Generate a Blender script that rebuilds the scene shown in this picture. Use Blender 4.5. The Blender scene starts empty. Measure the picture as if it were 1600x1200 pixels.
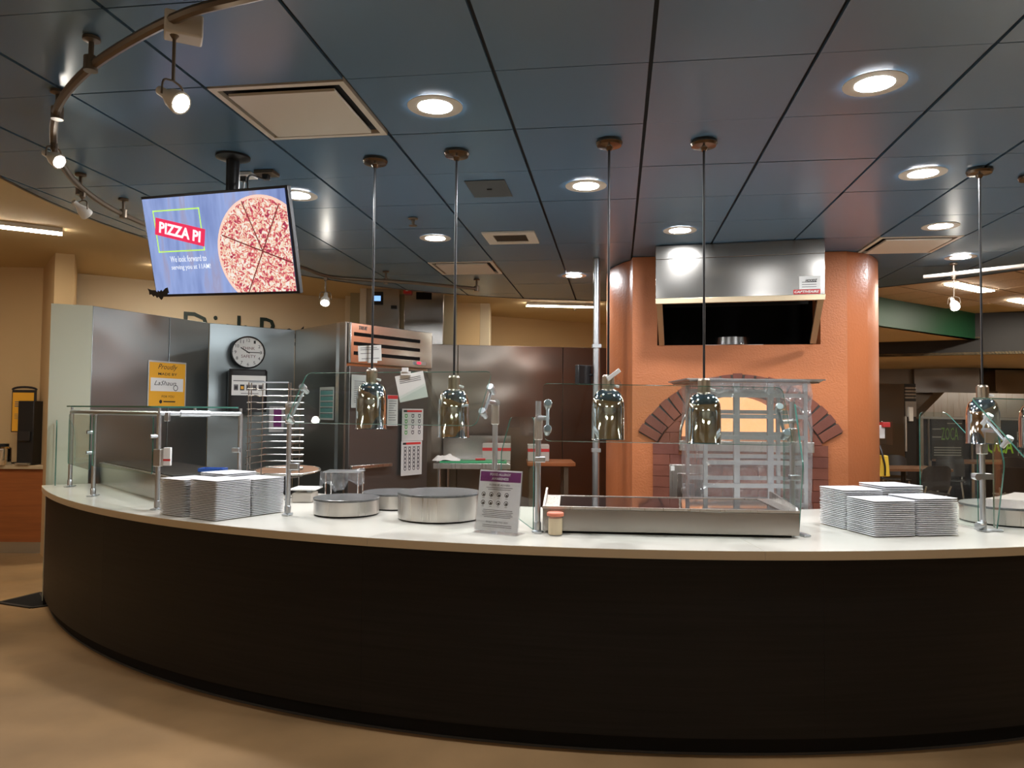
import bpy, bmesh, math, random
import numpy as np
from mathutils import Vector, Matrix

random.seed(7)
SC = bpy.context.scene
COL = SC.collection
PI = math.pi

# ------------------------------------------------------------------ camera, world, exposure
FPX, CAMZ, ROLL = 1165.0, 1.53, 0.009
PITCH = math.atan(42.5 / FPX)
cam_data = bpy.data.cameras.new('camera')
cam_data.sensor_width = 36.0
cam_data.lens = FPX / 1600 * 36.0
cam_data.clip_end = 100
cam = bpy.data.objects.new('camera', cam_data)
COL.objects.link(cam)
cam.matrix_world = (Matrix.Translation((0, 0, CAMZ)) @ Matrix.Rotation(PI / 2 + PITCH, 4, 'X') @ Matrix.Rotation(ROLL, 4, 'Z'))
SC.camera = cam

world = bpy.data.worlds.new('world')
SC.world = world
world.use_nodes = True
bg = world.node_tree.nodes['Background']
bg.inputs['Color'].default_value = (1.0, 0.86, 0.68, 1)
bg.inputs['Strength'].default_value = 0.15

SC.view_settings.view_transform = 'Standard'
SC.view_settings.look = 'None'
SC.view_settings.gamma = 1.0
SC.view_settings.use_curve_mapping = False
SC.view_settings.exposure = 0.0
SC.cycles.use_denoising = True
SC.cycles.transparent_max_bounces = 24
SC.cycles.max_bounces = 8
SC.cycles.sample_clamp_indirect = 6

DOWNLIGHT_POWER = 390.0
STRIP_POWER = 72.0
SPOT_POWER = 80.0

ZC, ZD, ZO, ZW = 0.92, 2.87, 3.08, 2.355    # worktop, blue ceiling, outer ceiling, steel partition top


def ray(px, py):
    a = (px - 800) / FPX
    b = -(py - 600) / FPX
    c, s = math.cos(ROLL), math.sin(ROLL)
    a, b = a * c + b * s, -a * s + b * c
    return Vector((a, math.cos(PITCH) - b * math.sin(PITCH), math.sin(PITCH) + b * math.cos(PITCH)))


def at(px, py, z=None, y=None):
    """World point seen along a line of sight of the survey photograph, at a height or at a depth."""
    d = ray(px, py)
    t = (z - CAMZ) / d.z if z is not None else y / d.y
    return Vector((0, 0, CAMZ)) + d * t


def on_plane(px, py, p, n):
    d = ray(px, py)
    o = Vector((0, 0, CAMZ))
    return o + d * ((Vector(p) - o).dot(n) / d.dot(n))


# ------------------------------------------------------------------ materials
def new_mat(name):
    m = bpy.data.materials.new(name)
    m.use_nodes = True
    return m, m.node_tree, m.node_tree.nodes['Principled BSDF']


def coords(nt, scale):
    tc = nt.nodes.new('ShaderNodeTexCoord')
    mp = nt.nodes.new('ShaderNodeMapping')
    mp.inputs['Scale'].default_value = scale if hasattr(scale, '__len__') else (scale,) * 3
    nt.links.new(tc.outputs['Object'], mp.inputs['Vector'])
    return mp.outputs['Vector']


def mat(name, col, rough=0.5, metal=0.0, spec=0.5, var=None, bump=None, coat=0.0, emit=None, alpha=None, rvar=None):
    """var=(scale, amount, detail) mottles the colour, bump=(scale, strength, distance) adds fine relief."""
    m, nt, b = new_mat(name)
    b.inputs['Base Color'].default_value = (*col, 1)
    b.inputs['Roughness'].default_value = rough
    b.inputs['Metallic'].default_value = metal
    b.inputs['Specular IOR Level'].default_value = spec
    b.inputs['Coat Weight'].default_value = coat
    b.inputs['Coat Roughness'].default_value = 0.1
    if var:
        n = nt.nodes.new('ShaderNodeTexNoise')
        nt.links.new(coords(nt, var[0]), n.inputs['Vector'])
        n.inputs['Scale'].default_value = 1.0
        n.inputs['Detail'].default_value = var[2] if len(var) > 2 else 5
        r = nt.nodes.new('ShaderNodeValToRGB')
        a = var[1]
        r.color_ramp.elements[0].position = 0.3
        r.color_ramp.elements[1].position = 0.7
        r.color_ramp.elements[0].color = (*[c * (1 - a) for c in col], 1)
        r.color_ramp.elements[1].color = (*[min(1, c * (1 + a)) for c in col], 1)
        nt.links.new(n.outputs['Fac'], r.inputs['Fac'])
        nt.links.new(r.outputs['Color'], b.inputs['Base Color'])
    if rvar:
        n = nt.nodes.new('ShaderNodeTexNoise')
        nt.links.new(coords(nt, rvar[0]), n.inputs['Vector'])
        n.inputs['Scale'].default_value = 1.0
        mr = nt.nodes.new('ShaderNodeMapRange')
        mr.inputs['From Min'].default_value = 0.3
        mr.inputs['From Max'].default_value = 0.7
        mr.inputs['To Min'].default_value = rvar[1]
        mr.inputs['To Max'].default_value = rvar[2]
        nt.links.new(n.outputs['Fac'], mr.inputs['Value'])
        nt.links.new(mr.outputs['Result'], b.inputs['Roughness'])
    if bump:
        n = nt.nodes.new('ShaderNodeTexNoise')
        nt.links.new(coords(nt, bump[0]), n.inputs['Vector'])
        n.inputs['Scale'].default_value = 1.0
        n.inputs['Detail'].default_value = bump[3] if len(bump) > 3 else 2
        bp = nt.nodes.new('ShaderNodeBump')
        bp.inputs['Strength'].default_value = bump[1]
        bp.inputs['Distance'].default_value = bump[2]
        nt.links.new(n.outputs['Fac'], bp.inputs['Height'])
        nt.links.new(bp.outputs['Normal'], b.inputs['Normal'])
    if emit:
        b.inputs['Emission Color'].default_value = (*emit[0], 1)
        b.inputs['Emission Strength'].default_value = emit[1]
    return m


def glass_mat(name, tint=(0.93, 0.97, 0.95), base=0.05, gain=0.75, haze=0.0, bump=None):
    """Thin clear sheet: mostly transparent, mirror-like towards grazing angles."""
    m, nt, b = new_mat(name)
    nt.nodes.remove(b)
    out = nt.nodes['Material Output']
    tr = nt.nodes.new('ShaderNodeBsdfTransparent')
    tr.inputs['Color'].default_value = (*tint, 1)
    gl = nt.nodes.new('ShaderNodeBsdfGlossy')
    gl.inputs['Roughness'].default_value = 0.02 if not haze else 0.15
    lw = nt.nodes.new('ShaderNodeLayerWeight')
    lw.inputs['Blend'].default_value = 0.5
    pw = nt.nodes.new('ShaderNodeMath'); pw.operation = 'POWER'
    pw.inputs[1].default_value = 5.0
    nt.links.new(lw.outputs['Facing'], pw.inputs[0])
    ma = nt.nodes.new('ShaderNodeMath'); ma.operation = 'MULTIPLY_ADD'
    ma.inputs[1].default_value = gain
    ma.inputs[2].default_value = base
    nt.links.new(pw.outputs[0], ma.inputs[0])
    mx = nt.nodes.new('ShaderNodeMixShader')
    nt.links.new(ma.outputs[0], mx.inputs[0])
    nt.links.new(tr.outputs[0], mx.inputs[1])
    nt.links.new(gl.outputs[0], mx.inputs[2])
    last = mx
    if haze:
        df = nt.nodes.new('ShaderNodeBsdfDiffuse')
        df.inputs['Color'].default_value = (0.75, 0.77, 0.8, 1)
        m2 = nt.nodes.new('ShaderNodeMixShader')
        m2.inputs[0].default_value = haze
        nt.links.new(mx.outputs[0], m2.inputs[1])
        nt.links.new(df.outputs[0], m2.inputs[2])
        last = m2
    if bump:
        n = nt.nodes.new('ShaderNodeTexNoise')
        nt.links.new(coords(nt, bump[0]), n.inputs['Vector'])
        n.inputs['Scale'].default_value = 1.0
        n.inputs['Distortion'].default_value = 1.5
        bp = nt.nodes.new('ShaderNodeBump')
        bp.inputs['Strength'].default_value = bump[1]
        bp.inputs['Distance'].default_value = bump[2]
        nt.links.new(n.outputs['Fac'], bp.inputs['Height'])
        nt.links.new(bp.outputs['Normal'], gl.inputs['Normal'])
    nt.links.new(last.outputs[0], out.inputs['Surface'])
    return m


def emit_mat(name, col, s):
    m, nt, b = new_mat(name)
    b.inputs['Base Color'].default_value = (*col, 1)
    b.inputs['Emission Color'].default_value = (*col, 1)
    b.inputs['Emission Strength'].default_value = s
    b.inputs['Roughness'].default_value = 0.4
    return m


M = {}
M['floor'] = mat('polished_concrete', (0.33, 0.20, 0.092), 0.5, 0.0, 0.3, var=((1.1, 1.1, 1.1), 0.32, 8), rvar=(2.0, 0.42, 0.6), bump=(30, 0.05, 0.002))
M['tan_wall'] = mat('tan_paint', (0.62, 0.43, 0.22), 0.75, var=(0.6, 0.05), bump=(120, 0.12, 0.001))
M['cream_wall'] = mat('cream_paint', (0.74, 0.62, 0.44), 0.75, var=(0.5, 0.04), bump=(120, 0.1, 0.001))
M['olive_wall'] = mat('olive_paint', (0.36, 0.31, 0.20), 0.75)
M['tan_ceiling'] = mat('tan_ceiling_paint', (0.60, 0.45, 0.24), 0.85, var=(0.5, 0.05))
M['pale_panel'] = mat('pale_green_panel', (0.56, 0.58, 0.46), 0.55)
M['blue_tile'] = mat('blue_metal_tile', (0.098, 0.188, 0.29), 0.27, 0.0, 0.7)
M['gap'] = mat('dark_gap', (0.010, 0.012, 0.014), 0.8)
M['white_trim'] = mat('white_trim', (0.66, 0.62, 0.54), 0.45)
M['warm_tile'] = mat('acoustic_tile', (0.64, 0.49, 0.35), 0.9, var=(40, 0.1), bump=(150, 0.3, 0.002))
M['green'] = mat('green_paint', (0.007, 0.060, 0.022), 0.45)
M['charcoal'] = mat('charcoal_paint', (0.016, 0.013, 0.011), 0.6)
M['steel'] = mat('stainless', (0.50, 0.485, 0.46), 0.22, 1.0, bump=((1.5, 1.5, 2.4), 0.24, 0.10, 0))
M['plate_steel'] = mat('hot_plate_steel', (0.33, 0.31, 0.285), 0.27, 1.0)
M['fridge_door'] = mat('fridge_door_steel', (0.15, 0.14, 0.13), 0.36, 0.75)
M['hood_steel'] = mat('hood_stainless', (0.33, 0.315, 0.29), 0.2, 1.0, bump=((1.5, 1.5, 2.4), 0.2, 0.10, 0))
M['wire'] = mat('wire_steel', (0.40, 0.40, 0.39), 0.25, 1.0)
M['canopy'] = mat('dark_nickel_canopy', (0.20, 0.16, 0.125), 0.22, 1.0)
M['steel_dark'] = mat('stainless_wall', (0.24, 0.21, 0.18), 0.28, 1.0, bump=((1.5, 1.5, 2.6), 0.30, 0.11, 0))
M['steel_grey'] = mat('stainless_panel', (0.32, 0.37, 0.38), 0.35, 1.0, bump=((1.5, 1.5, 2.6), 0.30, 0.11, 0))
M['brushed'] = mat('brushed_steel', (0.62, 0.60, 0.57), 0.3, 1.0, rvar=((110, 110, 1), 0.26, 0.36))
M['satin'] = mat('satin_aluminium', (0.60, 0.63, 0.66), 0.32, 1.0)
M['chrome'] = mat('chrome', (0.84, 0.85, 0.86), 0.06, 1.0)
M['nickel'] = mat('brushed_nickel', (0.50, 0.43, 0.34), 0.3, 1.0)
M['bronze'] = mat('bronze_rail', (0.15, 0.115, 0.08), 0.4, 0.6)
M['stucco'] = mat('orange_stucco', (0.50, 0.165, 0.058), 0.5, var=(1.5, 0.10, 4), bump=(70, 0.5, 0.008, 3))
M['orange_smooth'] = mat('orange_plaster', (0.47, 0.15, 0.056), 0.36, var=(1.5, 0.06, 3), bump=(45, 0.3, 0.006, 3))
M['brick'] = mat('firebrick', (0.20, 0.062, 0.036), 0.75, var=(6, 0.15), bump=(60, 0.35, 0.004))
M['brick_b'] = mat('firebrick_dark', (0.165, 0.052, 0.034), 0.75, var=(6, 0.15), bump=(60, 0.35, 0.004))
M['mortar'] = mat('grey_mortar', (0.085, 0.070, 0.060), 0.9, bump=(60, 0.4, 0.004))
M['laminate'] = mat('espresso_laminate', (0.0095, 0.0083, 0.0076), 0.48, 0, 0.22, var=((1.5, 1.5, 60), 0.3, 4))
M['black'] = mat('black_plastic', (0.012, 0.012, 0.013), 0.35)
M['black_matte'] = mat('black_matte', (0.006, 0.0055, 0.005), 0.8, 0, 0.2)
M['quartz'] = mat('quartz_worktop', (0.74, 0.71, 0.63), 0.2, var=(3, 0.03), coat=0.1)
M['edge_tan'] = mat('worktop_edge', (0.50, 0.39, 0.25), 0.35)
M['plate'] = mat('white_melamine', (0.80, 0.80, 0.82), 0.25)
M['white'] = mat('white_plastic', (0.80, 0.80, 0.78), 0.4)
M['paper'] = mat('paper', (0.80, 0.80, 0.77), 0.7)
M['print'] = mat('grey_ink', (0.16, 0.15, 0.16), 0.7)
M['ink'] = mat('black_ink', (0.02, 0.02, 0.02), 0.6)
M['purple'] = mat('purple_ink', (0.20, 0.035, 0.17), 0.5)
M['red'] = mat('red_ink', (0.55, 0.03, 0.03), 0.5)
M['teal'] = mat('teal_ink', (0.12, 0.30, 0.28), 0.6)
M['greenink'] = mat('green_ink', (0.10, 0.36, 0.10), 0.6)
M['yellow'] = mat('amber_card', (0.85, 0.42, 0.03), 0.55)
M['yellow_bag'] = mat('yellow_plastic', (0.80, 0.52, 0.05), 0.5)
M['stone'] = mat('grey_stone_top', (0.11, 0.112, 0.112), 0.26, var=(60, 0.3), bump=(120, 0.08, 0.001))
M['black_glass'] = mat('black_ceramic_glass', (0.02, 0.018, 0.018), 0.06, 0, 0.6, bump=((2, 2, 2), 0.04, 0.02))
M['greenboard'] = mat('green_cutting_board', (0.035, 0.30, 0.12), 0.5)
M['cloth'] = mat('white_cloth', (0.74, 0.72, 0.68), 0.9, bump=(50, 0.4, 0.004))
M['wood'] = mat('worn_wood', (0.24, 0.13, 0.075), 0.55, var=((4, 30, 4), 0.45, 5))
M['brown_wood'] = mat('brown_cabinet_wood', (0.30, 0.090, 0.022), 0.5, var=((2, 2, 30), 0.15, 4))
M['table'] = mat('brown_table', (0.20, 0.10, 0.055), 0.35)
M['chair'] = mat('dark_chair_plastic', (0.025, 0.020, 0.018), 0.35)
M['salmon'] = mat('salmon_lid', (0.68, 0.20, 0.11), 0.45)
M['spice'] = mat('pale_spice', (0.72, 0.58, 0.36), 0.8)
M['blue'] = mat('blue_plastic', (0.05, 0.14, 0.50), 0.4)
M['cardboard'] = mat('grey_cardboard', (0.46, 0.42, 0.37), 0.8)
M['glass'] = glass_mat('guard_glass')
M['glass_edge'] = mat('green_glass_edge', (0.06, 0.19, 0.15), 0.1, 0, 0.8)
M['acrylic'] = glass_mat('clear_acrylic', (0.96, 0.96, 0.97), 0.08, 0.8)
M['film'] = glass_mat('plastic_film', (0.92, 0.92, 0.93), 0.10, 0.8, haze=0.10, bump=((9, 9, 5), 0.9, 0.05))
M['lens'] = emit_mat('downlight_lens', (0.96, 0.97, 1.0), DOWNLIGHT_POWER)
M['spotlens'] = emit_mat('spot_lens', (1.0, 0.94, 0.84), SPOT_POWER)
M['strip'] = emit_mat('strip_lens', (1.0, 0.92, 0.79), STRIP_POWER)
M['oven_heat'] = emit_mat('oven_glow', (1.0, 0.47, 0.20), 1.7)
M['oven_lining'] = mat('oven_lining', (0.55, 0.30, 0.18), 0.8)
M['lcd'] = emit_mat('blue_display', (0.25, 0.5, 0.9), 1.2)
M['led_red'] = emit_mat('red_led', (1.0, 0.03, 0.08), 1.5)


# ------------------------------------------------------------------ mesh helpers
class MB:
    """Collects shapes in world (or local) coordinates and links them as ONE mesh object."""

    def __init__(self):
        self.v, self.f, self.m = [], [], []

    def add(self, vs, fs, mi=0, X=None):
        b = len(self.v)
        if X is not None:
            vs = [X @ Vector(p) for p in vs]
        self.v.extend(Vector(p) for p in vs)
        for f in fs:
            self.f.append([b + i for i in f])
            self.m.append(mi)
        return self

    def box(self, c, s, mi=0, X=None, rz=0.0, side=None):
        x, y, z = s[0] / 2, s[1] / 2, s[2] / 2
        vs = [Vector((a * x, b * y, d * z)) for d in (-1, 1) for b in (-1, 1) for a in (-1, 1)]
        R = Matrix.Rotation(rz, 3, 'Z')
        vs = [R @ p + Vector(c) for p in vs]
        fs = [(0, 2, 3, 1), (4, 5, 7, 6), (0, 1, 5, 4), (2, 6, 7, 3), (0, 4, 6, 2), (1, 3, 7, 5)]
        b = len(self.f)
        self.add(vs, fs, mi, X)
        if side is not None:
            for i in side[0]:
                self.m[b + i] = side[1]
        return self

    def prism(self, poly, z0, z1, mi=0, X=None, side=None):
        """Polygon (counter-clockwise, x/y) pulled up from z0 to z1."""
        n = len(poly)
        vs = [(p[0], p[1], z0) for p in poly] + [(p[0], p[1], z1) for p in poly]
        b = len(self.f)
        fs = [tuple(reversed(range(n))), tuple(range(n, 2 * n))] + [(i, (i + 1) % n, n + (i + 1) % n, n + i) for i in range(n)]
        self.add(vs, fs, mi, X)
        if side is not None:
            for i in range(n):
                self.m[b + 2 + i] = side
        return self

    def lathe(self, prof, seg=24, X=None, mi=0, cap=True, a0=0.0, a1=2 * PI):
        """prof: list of (radius, z)."""
        full = abs(a1 - a0 - 2 * PI) < 1e-6
        n = seg if full else seg + 1
        vs, fs = [], []
        for r, z in prof:
            for i in range(n):
                a = a0 + (a1 - a0) * i / seg
                vs.append((r * math.cos(a), r * math.sin(a), z))
        for k in range(len(prof) - 1):
            for i in range(seg):
                j = (i + 1) % n
                fs.append((k * n + i, k * n + j, (k + 1) * n + j, (k + 1) * n + i))
        if cap and full:
            if prof[0][0] > 1e-6:
                fs.append(tuple(reversed(range(n))))
            if prof[-1][0] > 1e-6:
                fs.append(tuple(range((len(prof) - 1) * n, len(prof) * n)))
        return self.add(vs, fs, mi, X)

    def tube(self, pts, r, seg=8, mi=0, X=None, closed=False):
        pts = [Vector(p) for p in pts]
        n = len(pts)
        vs, fs = [], []
        prev = None
        for i, p in enumerate(pts):
            if closed:
                t = pts[(i + 1) % n] - pts[i - 1]
            else:
                t = pts[min(i + 1, n - 1)] - pts[max(i - 1, 0)]
            t.normalize()
            if prev is None:
                u = t.orthogonal().normalized()
            else:
                u = (prev - t * prev.dot(t))
                u = u.normalized() if u.length > 1e-6 else t.orthogonal().normalized()
            prev = u
            w = t.cross(u)
            rr = r[i] if hasattr(r, '__len__') else r
            for k in range(seg):
                a = 2 * PI * k / seg
                vs.append(p + (u * math.cos(a) + w * math.sin(a)) * rr)
        for i in range(n if closed else n - 1):
            for k in range(seg):
                j, i2 = (k + 1) % seg, (i + 1) % n
                fs.append((i * seg + k, i * seg + j, i2 * seg + j, i2 * seg + k))
        if not closed:
            fs.append(tuple(reversed(range(seg))))
            fs.append(tuple(range((n - 1) * seg, n * seg)))
        return self.add(vs, fs, mi, X)

    def rod(self, p, q, r, seg=12, mi=0):
        return self.tube([p, q], r, seg, mi)

    def beam(self, p, q, w, h, mi=0, up=(0, 0, 1)):
        """Rectangular bar from p to q, w across, h along up."""
        p, q, up = Vector(p), Vector(q), Vector(up)
        t = (q - p).normalized()
        s = t.cross(up)
        if s.length < 1e-5:
            s = t.orthogonal()
        s.normalize()
        n = s.cross(t).normalized()
        vs = []
        for e in (p, q):
            for a, b in ((-1, -1), (1, -1), (1, 1), (-1, 1)):
                vs.append(e + s * a * w / 2 + n * b * h / 2)
        fs = [(0, 1, 2, 3), (7, 6, 5, 4), (0, 4, 5, 1), (1, 5, 6, 2), (2, 6, 7, 3), (3, 7, 4, 0)]
        return self.add(vs, fs, mi)

    def rect(self, x0, z0, x1, z1, off=0.0, mi=0, X=None):
        """Flat print on a local X-Z sheet whose front looks along -Y."""
        return self.add([(x0, -off, z0), (x1, -off, z0), (x1, -off, z1), (x0, -off, z1)], [(0, 1, 2, 3)], mi, X)

    def disc(self, x, z, r, off=0.0, mi=0, X=None, seg=20, r2=0.0):
        vs = [(x + r * math.cos(2 * PI * i / seg), -off, z + r * math.sin(2 * PI * i / seg)) for i in range(seg)]
        if not r2:
            return self.add(vs, [tuple(range(seg))], mi, X)
        vs += [(x + r2 * math.cos(2 * PI * i / seg), -off, z + r2 * math.sin(2 * PI * i / seg)) for i in range(seg)]
        return self.add(vs, [(i, (i + 1) % seg, seg + (i + 1) % seg, seg + i) for i in range(seg)], mi, X)

    def text(self, s, x, z, w, h, off=0.001, mi=0, X=None, shear=0.0, bold=0.0, rot=0.0):
        """Letters fitted into a w x h box centred on x, z of a local X-Z sheet."""
        vs, fs = glyphs(s, shear, bold)
        if not vs:
            return self
        x0, x1 = min(p[0] for p in vs), max(p[0] for p in vs)
        z0, z1 = min(p[1] for p in vs), max(p[1] for p in vs)
        c, sn = math.cos(rot), math.sin(rot)
        out = []
        for p in vs:
            a = (p[0] - (x0 + x1) / 2) / max(x1 - x0, 1e-6) * w
            b = (p[1] - (z0 + z1) / 2) / max(z1 - z0, 1e-6) * h
            out.append((x + a * c - b * sn, -off, z + a * sn + b * c))
        return self.add(out, fs, mi, X)

    def build(self, name, mats, parent=None, kind=None, bevel=None, smooth=True, solid=None):
        if not isinstance(mats, (list, tuple)):
            mats = [mats]
        o0 = ORIGIN.get(parent.name, Vector((0, 0, 0))) if parent else Vector((0, 0, 0))
        me = bpy.data.meshes.new(name)
        me.from_pydata([tuple(p - o0) for p in self.v], [], self.f)
        for m in mats:
            me.materials.append(M[m] if isinstance(m, str) else m)
        if len(mats) > 1:
            me.polygons.foreach_set('material_index', self.m)
        me.update()
        if smooth:
            me.polygons.foreach_set('use_smooth', [True] * len(me.polygons))
            me.set_sharp_from_angle(angle=math.radians(32))
        o = bpy.data.objects.new(name, me)
        COL.objects.link(o)
        if parent:
            o.parent = parent
            ORIGIN[o.name] = o0
        if bevel:
            b = o.modifiers.new('bevel', 'BEVEL')
            b.width = bevel
            b.segments = 2
            b.limit_method = 'ANGLE'
            b.angle_limit = math.radians(40)
        if kind:
            o['kind'] = kind
        return o


ORIGIN = {}
_GLY = {}


def glyphs(s, shear=0.0, bold=0.0):
    k = (s, shear, bold)
    if k not in _GLY:
        cu = bpy.data.curves.new('lettering', 'FONT')
        cu.body = s
        cu.shear = shear
        cu.offset = bold
        cu.resolution_u = 2
        ob = bpy.data.objects.new('lettering', cu)
        COL.objects.link(ob)
        dg = bpy.context.evaluated_depsgraph_get()
        me = bpy.data.meshes.new_from_object(ob.evaluated_get(dg))
        _GLY[k] = ([tuple(v.co) for v in me.vertices], [tuple(p.vertices) for p in me.polygons])
        bpy.data.objects.remove(ob)
        bpy.data.meshes.remove(me)
        bpy.data.curves.remove(cu)
    return _GLY[k]


def thing(name, label, cat, loc, group=None):
    o = bpy.data.objects.new(name, None)
    o.empty_display_size = 0.1
    COL.objects.link(o)
    o.location = Vector(loc)
    ORIGIN[o.name] = Vector(loc)
    o['label'] = label
    o['category'] = cat
    if group:
        o['group'] = group
    return o


def tag(o, label, cat, group=None):
    o['label'] = label
    o['category'] = cat
    if group:
        o['group'] = group
    return o


def struct(o, label=None):
    o['kind'] = 'structure'
    if label:
        o['label'] = label
    return o


def group_root(name, loc=(0, 0, 0), label=None):
    """A piece of the setting that carries its own pieces as children."""
    o = bpy.data.objects.new(name, None)
    COL.objects.link(o)
    o.location = Vector(loc)
    ORIGIN[o.name] = Vector(loc)
    o['kind'] = 'structure'
    if label:
        o['label'] = label
    return o


def copy_tree(o, parent=None):
    c = o.copy()
    COL.objects.link(c)
    if parent:
        c.parent = parent
    for ch in list(o.children):
        copy_tree(ch, c)
    return c


def frame(p, q=None, ang=None):
    """Local frame at p: X to the right along p->q, Z up, front looking along -Y."""
    p = Vector(p)
    if q is not None:
        d = Vector(q) - p
        ang = math.atan2(d.y, d.x)
    return Matrix.Translation(p) @ Matrix.Rotation(ang, 4, 'Z')


def clip_poly(poly, clip):
    out = poly
    n = len(clip)
    for i in range(n):
        a, b = clip[i], clip[(i + 1) % n]
        inp, out = out, []
        ins = lambda p: (b[0] - a[0]) * (p[1] - a[1]) - (b[1] - a[1]) * (p[0] - a[0]) >= 0
        for j in range(len(inp)):
            p, q = inp[j - 1], inp[j]
            if ins(p) != ins(q):
                d1 = (b[0] - a[0]) * (p[1] - a[1]) - (b[1] - a[1]) * (p[0] - a[0])
                d2 = (b[0] - a[0]) * (q[1] - a[1]) - (b[1] - a[1]) * (q[0] - a[0])
                t = d1 / (d1 - d2)
                out.append((p[0] + (q[0] - p[0]) * t, p[1] + (q[1] - p[1]) * t))
            if ins(q):
                out.append(q)
        if not out:
            return []
    return out


def spline(pts, n=8):
    pts = [Vector(p) for p in pts]
    P = [2 * pts[0] - pts[1]] + pts + [2 * pts[-1] - pts[-2]]
    out = []
    for i in range(1, len(P) - 2):
        for k in range(n):
            t = k / n
            a, b, c, d = P[i - 1], P[i], P[i + 1], P[i + 2]
            out.append(0.5 * ((2 * b) + (c - a) * t + (2 * a - 5 * b + 4 * c - d) * t * t + (3 * b - a - 3 * c + d) * t ** 3))
    out.append(pts[-1])
    return out


def wall(name, p, q, z0, z1, m, thick=0.1, label=None):
    """A wall whose visible face runs from p to q (left to right as seen from the hall)."""
    X = frame((p[0], p[1], 0), (q[0], q[1], 0))
    L = math.hypot(q[0] - p[0], q[1] - p[1])
    return struct(MB().box((L / 2, thick / 2, (z0 + z1) / 2), (L, thick, z1 - z0), X=X).build(name, m, smooth=False), label)

# ------------------------------------------------------------------ room shell
struct(MB().box((1.5, 6.0, -0.05), (22, 24, 0.1)).build('floor', 'floor', smooth=False))
struct(MB().box((1.5, 6.0, ZO + 0.05), (22, 24, 0.1)).build('ceiling_hall', 'tan_ceiling', smooth=False))
wall('wall_rear', (12.5, -5.5), (-9.5, -5.5), 0, ZO, mat('pale_grey_paint', (0.74, 0.74, 0.72), 0.75))
wall('wall_far_left', (-8.8, -5.5), (-8.8, 12), 0, ZO, 'tan_wall')
wall('wall_far_right', (12.3, 17.5), (12.3, -5.5), 0, ZO, 'tan_wall')
wall('wall_far_back', (-9.5, 17.4), (12.5, 17.4), 0, ZO, 'cream_wall')

# the steel-clad partition beside the counter
A0, A1 = at(78, 487, z=ZW), at(143, 489.5, z=ZW)
A2, A3, A4 = at(460, 522, z=ZW), at(538, 507, z=ZW), at(666, 522, z=ZW)
wall('wall_partition', A0, A1, 0, ZW, 'pale_panel', 0.12)
pw = group_root('wall_left', A1)
AM = at(325, 515, z=ZW).lerp(A1.lerp(A2, 0.52), 0.3)
for p, q in ((A1, A1.lerp(AM, 0.62)), (A1.lerp(AM, 0.62), AM), (AM, A2)):
    X = frame((p.x, p.y, 0), (q.x, q.y, 0))
    L = (Vector((q.x, q.y)) - Vector((p.x, p.y))).length
    MB().box((L / 2, 0.06, ZW / 2), (L - 0.006, 0.12, ZW), X=X).build('steel_sheet', 'steel_grey', pw, bevel=0.003)
pw2 = wall('wall_inner', A2, A3, 0, ZW, 'steel_dark', 0.02)
B0, B1 = at(672, 540, z=ZW), at(1000, 541.5, z=ZW)
bw = group_root('wall_back', B0)
n = 4
cuts = [0, 0.125, 0.62, 0.8, 1.0]
for t0, t1 in zip(cuts, cuts[1:]):
    p, q = B0.lerp(B1, t0), B0.lerp(B1, t1)
    X = frame((p.x, p.y, 0), (q.x, q.y, 0))
    L = (q - p).length
    MB().box((L / 2, 0.05, ZW / 2), (L - 0.006, 0.1, ZW), X=X).build('steel_sheet', 'steel_dark', bw, bevel=0.003)
# a short return closes the gap between the fridge and the back wall
wall('wall_return', (A4.x + 0.02, A4.y + 0.35), (B0.x, B0.y), 0, ZW, 'steel_dark', 0.06)

# wall with the wall lettering, behind the partition
D0, D1 = at(114, 439, z=ZO), at(217, 447, z=ZO)
DL = (D1 - D0).normalized()
DN = Vector((DL.y, -DL.x, 0))
DE = D0 + DL * 3.6
wall('wall_dish', D0 - DL * 0.5, DE, 0, ZO, 'cream_wall')
XD = frame((D0.x, D0.y, 0), (D1.x, D1.y, 0))


def on_dish(px, py):
    return XD.inverted() @ on_plane(px, py, D0, DN)


a, b = on_dish(285, 487), on_dish(404, 497)
ztop = (a.z + b.z) / 2
lt = thing('wall_lettering', 'dark green lettering on the cream wall above the steel partition', 'lettering', XD @ Vector((a.x, 0, 2.3)))
capH = 0.36
words = [('Dish', a.x, on_dish(391, 520).x), ('Return', b.x, b.x + (on_dish(391, 520).x - a.x) * 1.62)]
for s, x0, x1 in words:
    MB().text(s, (x0 + x1) / 2, ztop - capH / 2 - 0.065, x1 - x0, capH * 1.02, 0.012, X=XD).build('lettering', mat('dark_green_letter', (0.012, 0.030, 0.024), 0.5), lt, smooth=False)

# left: tan wall and its pilaster
L0, L1 = at(-160, 430, z=ZO), at(66, 432, z=ZO)
wall('wall_side', L0, L1, 0, ZO, 'tan_wall')
c0, c1, c2, c3 = at(83, 408, z=ZO), at(113, 410, z=ZO), at(118, 438, z=ZO), at(65, 432, z=ZO)
struct(MB().prism([(c0.x, c0.y), (c1.x, c1.y), (c2.x, c2.y), (c3.x, c3.y)], 0, ZO).build('column_left', 'tan_wall', smooth=False))

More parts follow.
